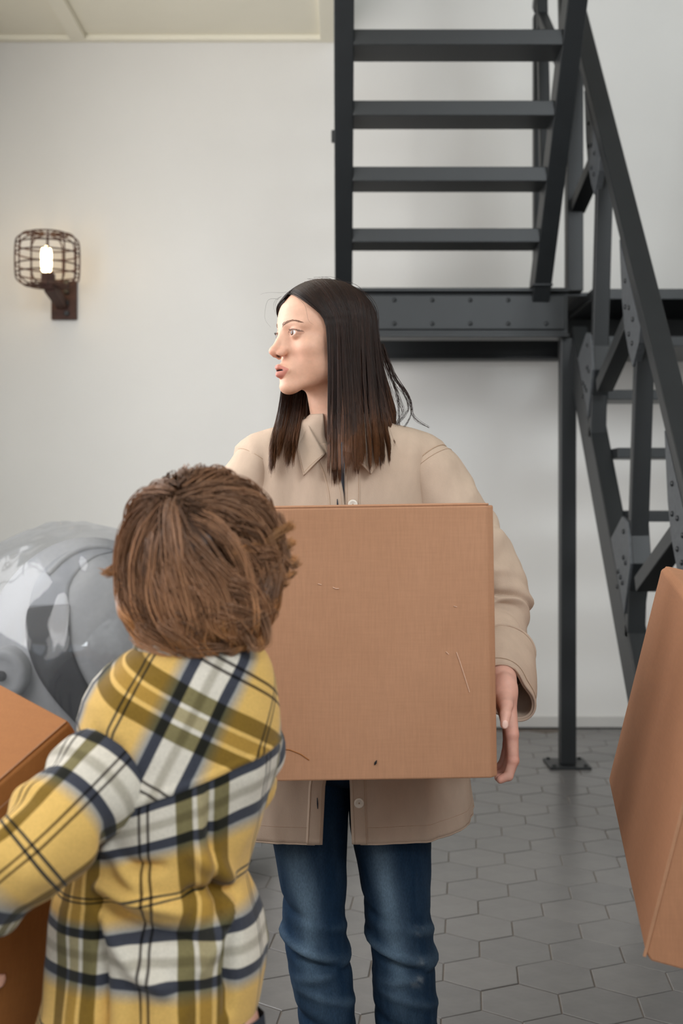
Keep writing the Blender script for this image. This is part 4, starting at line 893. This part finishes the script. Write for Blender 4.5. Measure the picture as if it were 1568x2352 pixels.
# jeans
Dj = 2.42
def leg(name, rows, seed):
    r_ = np.array(rows, float); py = np.linspace(r_[0, 0], r_[-1, 0], 120); L = np.interp(py, r_[:, 0], r_[:, 1]); Rr = np.interp(py, r_[:, 0], r_[:, 2]); hd = np.interp(py, [1600, 1900, 2150, 2350, 2580], [.094, .088, .070, .066, .062])
    kk = np.ones(9) / 9; pad = lambda v: np.convolve(np.pad(v, 4, 'edge'), kk, 'valid'); L, Rr = pad(L), pad(Rr)
    w = np.linspace(0, 2 * np.pi, 60, endpoint=False); g = []
    for p, l, q, h_ in zip(py, L, Rr, hd):
        c = W((l + q) / 2, p, Dj); hw = (q - l) / 2 / F * Dj; g.append(np.stack([c[0] + hw * np.sin(w), Dj + .02 + h_ * -np.cos(w) * 1.0, np.full(60, c[2])], -1))
    g = np.array(g); n_ = ring_normals(g); a = py[:, None]; ww = w[None]
    d_ = .004 * vnoise(g * np.array([13, 13, 9]), seed) + .0022 * vnoise(g * np.array([40, 40, 22]), seed + 1)
    for (c, wd, ph, amp, sl) in ((2162, 13, -.5, .010, 26), (2190, 11, -.2, -.009, 30), (2215, 12, .5, .006, -20), (2120, 14, .9, .005, 20), (2075, 12, -1.0, -.004, 30), (2280, 12, .4, .005, 24), (2330, 14, -.6, -.005, 20)):
        d_ += 1.35 * amp * np.exp(-((a - c - seed % 3 * 6 - sl * np.sin(ww - ph)) / wd) ** 2) * (.25 + .75 * np.clip(np.cos(ww - ph), 0, 1))
    g = g + n_ * d_[:, :, None]; P = g.reshape(-1, 3); u = np.tile(ww, (120, 1)).ravel(); pv = np.repeat(py, 60)
    u = np.where(u > np.pi, u - 2 * np.pi, u); base_, fade_highlight = np.array(lin((24, 47, 70))), np.array(lin((116, 138, 156)))
    f = .82 * np.exp(-((u + .30 + .1 * np.sin(pv / 90)) / .34) ** 2) * np.clip((pv - 1880) / 60, 0, 1) * np.exp(-((pv - 2060) / 150) ** 2) + .20 * np.exp(-((u - .1) / .6) ** 2) * np.exp(-((pv - 2260) / 120) ** 2)  # wash fade, strengthened to paint a highlight streak left of the leg's front
    f = f * (.75 + .5 * vnoise(P * np.array([30, 30, 9]), 21)) + .22 * np.exp(-(((d_.ravel() - .009) / .005) ** 2)) + .05 * vnoise(P * np.array([120, 120, 20]), 22)
    C = base_ + (fade_highlight - base_) * np.clip(f, 0, .85)[:, None]
    if seed % 2:
        for (px_, py_, s_) in ((962, 2139, 7), (966, 2213, 5), (963, 2258, 8), (950, 2262, 5)):
            q = W(px_, py_, Dj - .05); wq = np.exp(-(((P[:, 0] - q[0]) / (s_ / 1400)) ** 2 + ((P[:, 2] - q[2]) / (s_ / 1000)) ** 2)) * (P[:, 1] < Dj); C += (np.array(lin((200, 206, 208))) - C) * (.75 * wq * np.clip(.55 + 1.2 * vnoise(P * 170, 23), 0, 1))[:, None]
    o = link(name, *loft(g), M['denim'], jeans, True, col=C); m_ = o.modifiers.new('cloth', 'SOLIDIFY'); m_.thickness = .002; m_.offset = -1
    inner = 15 if seed % 2 == 0 else 45
    MB().tube(g[:, inner] + n_[:, inner] * .001, .0011, 5).build('seam', M['trousers'], jeans, True)
    MB().tube(g[-1], .003, 6, closed=True).build('hem', M['trousers'], jeans, True)
hp_ = []
for py, hw, hd in ((1500, .155, .112), (1560, .165, .118), (1640, .185, .126), (1720, .190, .122), (1770, .183, .112), (1800, .10, .06)):
    c = W(806, py, Dj); w = np.linspace(0, 2 * np.pi, 60, endpoint=False); hp_.append(np.stack([c[0] + hw * np.sin(w), Dj + .02 - hd * np.cos(w), np.full(60, c[2])], -1))
hg = np.array(hp_); hg = np.stack([smooth_path(hg[:, j], 24) for j in range(60)], 1)
jeans = link('jeans', *loft(hg), M['denim'], wm, True, col=np.tile(np.array(lin((20, 36, 54))), (24 * 60, 1)))
leg('jeans_leg', [(1690, 618, 804), (1800, 612, 800), (1900, 617, 795), (2000, 636, 792), (2080, 654, 790), (2140, 654, 789), (2165, 652, 795), (2210, 663, 800), (2352, 690, 817), (2580, 722, 832)], 30)
leg('jeans_leg', [(1690, 800, 998), (1800, 802, 994), (1900, 808, 991), (2000, 822, 985), (2100, 838, 986), (2160, 846, 988), (2195, 856, 998), (2250, 858, 999), (2352, 861, 1003), (2580, 884, 1010)], 31)
for px in (777, 947):
    c = W(px, 2580, Dj); sf = Field(c - [.07, .24, .06], c + [.07, .12, .12], .006); c[2] = .035
    sf.cap(c + [0, .05, 0], c + [0, -.13, -.005], .036, .034, .01); sf.cap(c + [0, .03, .02], c + [0, .01, .07], .040, .042, .02); sf.cap(c + [0, -.05, .0], c + [0, -.15, -.008], .040, .028, .02)
    v_, f_ = sf.mesh(); v_[:, 2] = np.maximum(v_[:, 2], 0.002); link('shoe', v_, f_, M['shoe'], wm)

# ------------------------------------------------------------------ the child
ch = thing('person', 'child with tousled chestnut hair in a yellow plaid shirt, seen from behind carrying a box', 'person', (-.19, 1.5, 0))
PL = M['plaid']; DC = 1.50; PXM = F / DC
HCc = W(462, 1283, 1.49); fw = np.array([.28, .95, .10]); fw /= np.linalg.norm(fw); lf = np.cross((0, 0, 1), fw); lf /= np.linalg.norm(lf); up = np.cross(fw, lf); HRc = np.stack([lf, fw, up], 1); SCc = .86
fd = Field(HCc - .17, HCc + .13, .0024).frame(HRc, HCc, SCc); head_field(fd); fd.frame(np.eye(3), (0, 0, 0)); fd.cap(HCc + up * -.05 - fw * .015, W(455, 1530, 1.50), .040, .046, .02)
Vh, Fh = fd.mesh(); parts = [(Vh, Fh, head_colors((Vh - HCc) @ HRc / SCc, (232, 186, 160), (200, 116, 104)))]
bd = Field((-.72, 1.05, -.02), (.08, 2.0, 1.16), .009); cx_ = (400 - CX) / PXM
bd.cap(W(455, 1500, 1.5), (cx_ + .01, 1.5, 1.02), .045, .06, .03); bd.cap((cx_ - .05, 1.5, .99), (cx_ + .07, 1.5, .99), .058, .058, .04); bd.cap((cx_ + .01, 1.5, .98), (cx_ - .01, 1.49, .66), .066, .070, .04); bd.cap((cx_ - .045, 1.485, .60), (cx_ + .045, 1.485, .60), .062, .062, .03)
SLk = [(*W(285, 1735, 1.47), .046), (*W(235, 1790, 1.435), .058), (*W(165, 1862, 1.40), .062), (*W(85, 1940, 1.37), .058), (*W(10, 2005, 1.36), .054), (*W(-55, 2065, 1.38), .052), (*W(-92, 2130, 1.43), .048), (*W(-114, 2190, 1.47), .042)]
bd.chain([k_[:3] for k_ in SLk], [.034] * 5 + [.03, .027, .024], .015)
hl = W(-118, 2250, 1.50); bd.cap(SLk[-1][:3], hl, .024, .024, .01)
bd.cap(hl, hl + [0.012, .025, -.018], .026, .020, .01)
for i in range(4):                                       # left hand under the box
    a = hl + np.array([.004 - .013 * i + .012, .022, -.02]); b_ = a + np.array([.020, .025, -.018]); bd.chain([a, b_, b_ + [.016, .02, .012]], [.0095, .0088, .0075], .004)
bd.chain([hl + [.015, 0, .0], hl + [.034, .012, .004], hl + [.046, .03, .016]], [.011, .0095, .008], .004)
SRk = [(*W(548, 1640, 1.53), .045), (*W(560, 1730, 1.57), .047), (*W(536, 1810, 1.63), .047), (*W(480, 1850, 1.72), .046), (*W(420, 1850, 1.80), .045), (*W(350, 1840, 1.86), .040)]
bd.chain([k_[:3] for k_ in SRk], [.034, .033, .032, .03, .027, .024], .015); hr = np.array(SRk[-1][:3]); bd.cap(hr, hr + [-.03, .02, -.01], .024, .022, .01)
for i in range(4):
    a = hr + np.array([-.035, .0, .012 - .013 * i]); b_ = a + np.array([-.03, .006, -.004]); bd.chain([a, b_, b_ + [-.022, -.006, -.006]], [.0095, .0086, .0074], .004)
bd.chain([hr + [-.02, -.005, .02], hr + [-.04, -.012, .032], hr + [-.062, -.014, .036]], [.010, .009, .0075], .004)
for s in (-1, 1):
    bd.chain([(cx_ + s * .050, 1.485, .60), (cx_ + s * .066, 1.475, .33), (cx_ + s * .07, 1.48, .07)], [.055, .045, .03], .02); bd.cap((cx_ + s * .07, 1.48, .05), (cx_ + s * .075, 1.57, .03), .03, .024, .02)
Vb, Fb = bd.mesh()
t_ = np.stack([(Vb - C0) @ u1, (Vb - C0) @ u2, (Vb - C0) @ u3], 1); dm = np.array([.42, .36, .34]); pen = np.concatenate([t_, dm - t_], 1) + .0025; ins_ = (pen > 0).all(1); kx = pen.argmin(1); dirs = np.concatenate([-np.stack([u1, u2, u3]), np.stack([u1, u2, u3])])   # skin stops at the box
Vb = Vb + np.where(ins_[:, None], dirs[kx] * np.take_along_axis(pen, kx[:, None], 1), 0)
parts.append((Vb, Fb, np.tile(np.array(lin((222, 170, 148))), (len(Vb), 1)))); V, Fq, C = join(parts)
link('body', V, Fq, M['skin'], ch, True, col=C); eyeballs(ch, HRc, HCc, SCc, (0, 1, 0))
# the shirt: rings that follow the tilted yoke; coordinates of the plaid are arc lengths in the cloth
yk = [1470, 1482, 1500, 1530, 1560, 1600, 1650, 1703, 1760, 1830, 1900, 1960, 2010, 2050, 2100, 2170, 2230, 2290, 2352, 2560.]
Lk = [360, 332, 287, 242, 214, 190, 176, 172, 176, 186, 192, 172, 146, 129, 122, 120, 112, 100, 84, 74.]; Rk = [560, 582, 602, 615, 622, 626, 631, 638, 634, 608, 591, 571, 558, 572, 593, 605, 600, 590, 575, 566.]
hk = [.050, .062, .074, .086, .094, .100, .104, .106, .106, .104, .102, .100, .098, .100, .103, .106, .108, .110, .112, .114]
tk = ([1470, 1520, 1600, 1680, 1750, 1830, 1950, 2090, 2560], [0, .04, .18, .30, .36, .30, .15, 0, -.02])
y0s = np.concatenate([np.linspace(1470, 1745, 64), [1749.9, 1750.0], np.linspace(1754, 2560, 130)]); nseg = 144; w = np.linspace(-np.pi, np.pi, nseg, endpoint=False)   # 0 = middle of the back
rings = []; US = []
for y0 in y0s:
    tl = np.interp(y0, *tk); yq = np.full(nseg, y0, float)
    for _ in range(3):
        l, r = np.interp(yq, yk, Lk), np.interp(yq, yk, Rk); hw = (r - l) / 2; c = (l + r) / 2; xx = c + hw * np.sign(np.sin(w)) * np.abs(np.sin(w)) ** .92; yq = y0 - tl * (xx - 497)
    hd = np.interp(yq, yk, hk); yc = 1.50; rings.append(np.stack([(xx - CX) / PXM, yc - hd * np.sign(np.cos(w)) * np.abs(np.cos(w)) ** .92, H - (yq - YH) / PXM], -1))
    R_ = rings[-1]; a = np.concatenate([[0], np.cumsum(np.linalg.norm(np.diff(R_[:, :2], axis=0), axis=1))]) * PXM
    back = np.abs(w) < 1.5; US.append(a - np.interp(497, xx[back], a[back]))
g = np.array(rings); US = np.array(US); n_ = ring_normals(g); YY = y0s[:, None] + 0 * US
d_ = .0070 * vnoise(g * np.array([13, 11, 6]), 51) + .0036 * vnoise(g * np.array([32, 30, 17]), 52)
def crease(pts, wd, amp):
    global d_
    p = np.array(pts, float); best = np.full(US.shape, 1e9); tt_ = np.zeros(US.shape)
    for i in range(len(p) - 1):
        ab = p[i + 1] - p[i]; t = np.clip(((US + 497 - p[i][0]) * ab[0] + (YY - p[i][1]) * ab[1]) / (ab @ ab), 0, 1); dd = np.hypot(US + 497 - p[i][0] - t * ab[0], YY - p[i][1] - t * ab[1]); m = dd < best; best = np.where(m, dd, best); tt_ = np.where(m, (i + t) / (len(p) - 1), tt_)
    d_ = d_ + 1.9 * amp * np.exp(-(best / wd) ** 2) * np.sin(np.pi * (.12 + .88 * (1 - tt_)).clip(0, 1)) ** .5
crease([(235, 1975), (300, 2030), (380, 2075), (450, 2090)], 20, -.013); crease([(235, 1940), (330, 1990), (430, 2030)], 18, .010); crease([(240, 2010), (290, 2090), (340, 2150), (400, 2190)], 18, .009); crease([(245, 2005), (262, 2120), (270, 2260), (258, 2400)], 13, -.010)
crease([(565, 2005), (520, 1960), (470, 1900)], 18, .008); crease([(565, 2020), (510, 2000), (450, 1990)], 15, -.009); crease([(568, 2030), (520, 2080), (480, 2150)], 18, .009); crease([(570, 2010), (545, 2120), (540, 2260)], 14, -.008); crease([(270, 1850), (330, 1900), (390, 1915)], 16, -.008); crease([(255, 1830), (300, 1880), (340, 1960)], 16, .008)
crease([(497, 1760), (500, 1900), (520, 2060), (540, 2200)], 9, -.006); crease([(482, 1760), (478, 1900), (485, 2050)], 12, .004); crease([(440, 2200), (425, 2300), (415, 2420)], 22, .008); crease([(360, 2180), (340, 2300), (335, 2420)], 20, -.007)
crease([(205, 1620), (260, 1660), (300, 1720)], 16, .005); crease([(230, 1600), (300, 1640), (350, 1700)], 14, -.004)
d_ = d_ + .0022 * np.exp(-((YY - 1744) / 7) ** 2) - .002 * np.exp(-((YY - 1757) / 6) ** 2)
d_ = d_ * np.clip((YY - 1475) / 40, .1, 1); g = g + n_ * d_[:, :, None]
V, Fq = g.reshape(-1, 3), grid_faces(len(y0s), nseg, True)
xu = (US + 497).ravel(); yu = (YY + (np.interp(YY, *tk) * 0)).ravel(); ux = np.stack([.58 + (xu - 486) / 300, .41 - 0 + (yu - 1750) / 327], 1)
XP = g[:, :, 0].ravel() * PXM + CX; YP = YH - (g[:, :, 2].ravel() - H) * PXM; XQ = xu; ty = np.stack([.58 + ((XQ - 370) * -.447 + (YP - 1575) * .894) / 300, .595 + ((XQ - 452) * .894 + (YP - 1640) * .447) / 327], 1)
yoke_f = Fq[:, 0] < 64 * nseg; UVc = np.where(yoke_f[:, None, None], ty[Fq], ux[Fq])
sr = link('shirt', V, Fq, PL, ch, True, uv=UVc.reshape(-1, 2)); m_ = sr.modifiers.new('cloth', 'SOLIDIFY'); m_.thickness = .002; m_.offset = -1
MB().tube(g[64][np.abs(w) < 1.45] + n_[64][np.abs(w) < 1.45] * .0005, .0009, 5).build('seam', M['trousers'], sr, True)
MB().tube(g[-1], .0022, 6, closed=True).build('hem', M['trousers'], sr, True)
def psleeve(keys, seed, v0, u0):
    rgs, al, rr = tube_rings(keys, 96, 72, 1.0, (0, 0, 1)); nn_ = ring_normals(rgs); ww = np.linspace(0, 2 * np.pi, 72, endpoint=False)[None]; a = al[:, None]
    dd = .008 * vnoise(rgs * 14, seed) + .0042 * vnoise(rgs * 34, seed + 1)
    for (c, wd, ph, amp) in ((.06, .016, .9, .007), (.10, .013, 1.3, -.008), (.135, .016, .8, .008), (.19, .014, 2.0, -.008), (.235, .016, 1.6, .008), (.28, .012, .9, -.008)): dd = dd + amp * np.exp(-((a - c - .022 * np.sin(ww - ph)) / wd) ** 2) * (.3 + .7 * np.cos((ww - ph) / 1.0) ** 2)
    rgs = rgs + nn_ * (dd * np.clip(a / .03, .2, 1))[:, :, None]; Vv, Ff = loft(rgs); uvv = np.stack([u0 + np.repeat(np.arange(73)[None] / 72 * 2 * np.pi * .064 / .163, 96, 0), v0 + np.repeat(al[:, None] / .178, 73, 1)], -1)
    i = np.arange(95)[:, None]; j = np.arange(72)[None]; q = np.stack([uvv[i, j], uvv[i, j + 1], uvv[i + 1, j + 1], uvv[i + 1, j]], 2).reshape(-1, 2)
    o = link('sleeve', Vv, Ff, PL, sr, True, uv=q); m_ = o.modifiers.new('cloth', 'SOLIDIFY'); m_.thickness = .002; m_.offset = -1
    MB().tube(rgs[-1], .003, 6, closed=True).build('hem', M['trousers'], sr, True)
psleeve(SLk, 61, .225, .05); psleeve(SRk, 65, .1, .3)
kc = []
for s in np.linspace(0, 1, 8):                           # collar
    ww = np.linspace(-2.75, 2.75, 60); r = .050 + .018 * s + .004 * math.sin(math.pi * s); c = W(455, 1482, 1.50)
    kc.append(np.stack([c[0] + (r + .004) * np.sin(ww) * 1.12, c[1] - r * np.cos(ww), c[2] + .024 - .030 * s + .010 * np.sin(math.pi * s) - .02 * np.clip(np.abs(ww) - 1.8, 0, 1) + .004 * -np.sin(ww)], -1))
kc = np.array(kc); Fq = grid_faces(8, 60, False); vv = np.arange(480); uvk = np.stack([.15 + (vv % 60) / 60 * 2.2, .62 + (vv // 60) * .03], 1); uvk = np.stack([.05 + (vv % 60) / 60 * 2.4, .50 + (vv // 60) * .024], 1)
o = link('collar', kc.reshape(-1, 3), Fq, PL, sr, True, uv=uvk[Fq].reshape(-1, 2)); m_ = o.modifiers.new('cloth', 'SOLIDIFY'); m_.thickness = .003; m_.offset = 0
# trousers and shoes, below the frame
for s in (-1, 1):
    k_ = [(cx_ + s * .050, 1.49, .62, .066), (cx_ + s * .058, 1.485, .45, .070), (cx_ + s * .07, 1.47, .25, .066), (cx_ + s * .07, 1.48, .06, .056)]
    rgs, al, rr = tube_rings(k_, 50, 40, 1.0, (0, 1, 0)); o = link('trouser_leg', *loft(rgs + .004 * vnoise(rgs * 18, 70)[:, :, None]), M['trousers'], ch, True)
    c = np.array([cx_ + s * .072, 1.5, .03]); sf = Field(c - [.06, .12, .05], c + [.06, .17, .09], .006); sf.cap(c + [0, -.05, 0], c + [0, .09, -.004], .034, .03, .01); sf.cap(c + [0, -.04, .01], c + [0, -.03, .045], .036, .034, .02); v_, f_ = sf.mesh(); v_[:, 2] = np.maximum(v_[:, 2], .002); link('shoe', v_, f_, M['white'], ch)
# tousled hair: locks that run away from the whorl, lie in the rounded mass of the hair and curl at the ends
HK = W(462, 1277, 1.49); KP = F / 1.49
prof = np.array([(0, 213), (60, 200), (115, 168), (150, 128), (172, 78), (183, 28), (187, -25), (188, -75), (182, -128), (156, -176), (112, -213), (62, -232), (0, -238)], float)
pe, pr = np.degrees(np.arctan2(prof[:, 1], prof[:, 0])), np.hypot(prof[:, 0], prof[:, 1]) / KP
def rho_of(u): return np.interp(np.degrees(np.arcsin(np.clip(u[..., 2], -1, 1))), pe[::-1], pr[::-1])
HE = np.array([.083, .092, .093]); wh = W(398, 1140, 1.42) - HK; wh /= np.linalg.norm(wh)
e1 = np.cross(wh, (0, 0, 1)); e1 /= np.linalg.norm(e1); e2 = np.cross(wh, e1); NG = 390; seg = 24
RC = np.random.RandomState(21); cosr = 1 - RC.rand(NG) ** 1.35 * 1.45; rho = np.arccos(cosr); phi = RC.uniform(0, 2 * np.pi, NG)
d0 = wh * np.cos(rho)[:, None] + (e1 * np.cos(phi)[:, None] + e2 * np.sin(phi)[:, None]) * np.sin(rho)[:, None]
lay = RC.rand(NG); LEN = np.where(d0[:, 2] > .45, RC.uniform(.20, .27, NG), np.where(d0[:, 2] > -.1, RC.uniform(.14, .20, NG), RC.uniform(.09, .13, NG)))
p = HK + d0 * (rho_of(d0) * .90)[:, None]; away = d0 - wh * (d0 @ wh)[:, None]; away /= np.linalg.norm(away, axis=1)[:, None] + 1e-6; swirl = np.cross(wh, away); vdir = away + .30 * swirl
G = np.zeros((NG, seg, 3)); G[:, 0] = p; flick = RC.rand(NG); side_ = RC.normal(0, 1, (NG, 3))
for i in range(1, seg):
    t = i / (seg - 1); u = (p - HK); u /= np.linalg.norm(u, axis=1, keepdims=True)
    vdir = vdir + np.array([0, 0, -1]) * .16 * min(1, .3 + 1.2 * t) + side_ * .035 * math.sin(i * .5)
    inw = np.clip((-u[:, 2:] - .35) / .4, 0, 1); vdir = vdir - np.concatenate([u[:, :2], 0 * u[:, :1]], 1) * inw * .10
    vdir -= u * (vdir * u).sum(1)[:, None] * (.8 - .5 * inw); vdir /= np.linalg.norm(vdir, axis=1, keepdims=True); p = p + vdir * (LEN / (seg - 1))[:, None]
    d = p - HK; r = np.linalg.norm(d, axis=1); u = d / r[:, None]; R_ = rho_of(u); f = .78 + .19 * lay + .03 * t
    r2 = np.clip(r, R_ * f * .97, R_ * f); p = HK + u * (r + (r2 - r) * .8)[:, None]; G[:, i] = p
tt = np.linspace(0, 1, seg)
rt = (G - HK); rt[:, :, 2] = 0; rt /= np.linalg.norm(rt, axis=2, keepdims=True) + 1e-6; tg = np.stack([-rt[:, :, 1], rt[:, :, 0], 0 * rt[:, :, 0]], -1)
ph, am, fq = 2.0 * phi[:, None] + 3 * rho[:, None] + RC.normal(0, .7, (NG, 1)), RC.uniform(.006, .022, (NG, 1)), RC.uniform(.9, 1.4, (NG, 1)); env = tt[None] ** 2.0
G = G + tg * (am * np.sin(fq * 2 * np.pi * tt[None] + ph) * env)[:, :, None] + rt * (.6 * am * (np.cos(fq * 2 * np.pi * tt[None] + ph) - .4) * env)[:, :, None]
ends = np.where((RC.rand(NG) < .10) & (G[:, -1, 2] > HK[2] - .09), 1, 0)[:, None, None] * (rt * .026 * (tt[None, :, None] ** 4) + np.array([0, 0, .010]) * tt[None, :, None] ** 4); G = G + ends
ex_ = [[(302, 1230), (286, 1275), (270, 1300), (252, 1312)], [(300, 1270), (280, 1305), (264, 1316), (246, 1314)], [(296, 1310), (268, 1345), (266, 1385), (292, 1420)], [(300, 1330), (276, 1362), (284, 1405), (318, 1440)], [(632, 1180), (645, 1208), (656, 1212), (668, 1203)], [(636, 1225), (648, 1250), (662, 1258), (676, 1254)], [(638, 1250), (655, 1290), (666, 1300), (678, 1290)], [(636, 1275), (652, 1315), (664, 1322), (672, 1312)], [(634, 1290), (648, 1335), (655, 1345), (660, 1340)], [(600, 1400), (618, 1450), (612, 1482), (590, 1492)], [(560, 1430), (585, 1478), (600, 1480), (604, 1462)], [(340, 1400), (352, 1455), (375, 1478), (398, 1470)], [(420, 1420), (430, 1480), (450, 1496), (470, 1486)], [(500, 1430), (505, 1485), (525, 1497), (545, 1486)]]
EG = np.array([smooth_path([W(x, y, 1.435 if y > 1395 else 1.47) for x, y in q], seg) for q in ex_ for _ in range(2)]); EG = EG + RC.normal(0, .003, (len(EG), 1, 3)); G = np.concatenate([G, EG]); NG = len(G); sf = np.ones(NG); sf[-len(EG):] = .55
NC = 34; gi = np.repeat(np.arange(NG), NC); n = len(gi); off = RC.normal(0, 1, (n, 3)); off /= np.maximum(1, np.linalg.norm(off, axis=1, keepdims=True) / 1.6); spread = .0086 * (1 - .78 * tt ** 1.1)
Pp = G[gi] + off[:, None, :] * (spread[None, :] * sf[gi][:, None])[:, :, None] * np.array([1, 1, .8]) + RC.normal(0, .0007, (n, 1, 3)) * tt[None, :, None] * 3 + .0016 * np.sin(tt[None, :, None] * 9 + RC.uniform(0, 6, (n, 1, 3))) * tt[None, :, None]
lay_ = np.concatenate([lay, np.full(NG - len(lay), .6)]); gb = (RC.uniform(.6, 1.3, NG) * (.5 + .85 * lay_))[gi] * RC.uniform(.8, 1.2, n); c0, c1, c2 = (np.array(lin(c)) for c in ((124, 88, 63), (166, 121, 88), (196, 136, 80)))  # inner locks coloured darker, outer lighter: depth shading painted into the hair
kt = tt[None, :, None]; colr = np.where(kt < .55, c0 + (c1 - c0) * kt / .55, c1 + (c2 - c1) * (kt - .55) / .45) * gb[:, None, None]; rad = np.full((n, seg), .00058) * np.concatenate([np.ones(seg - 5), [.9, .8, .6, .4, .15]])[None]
vs = [strands(Pp, rad, colr)]
cv, cf = ellipsoid(HK, HE, 48, 36, 2.0); keepc = ((cv - HK) @ fw < .045) & ((cv - HK)[:, 2] > -.075); cf = cf[keepc[cf].all(1)]; vs.append((cv, cf, np.tile(np.array(lin((84, 55, 38))), (len(cv), 1))))
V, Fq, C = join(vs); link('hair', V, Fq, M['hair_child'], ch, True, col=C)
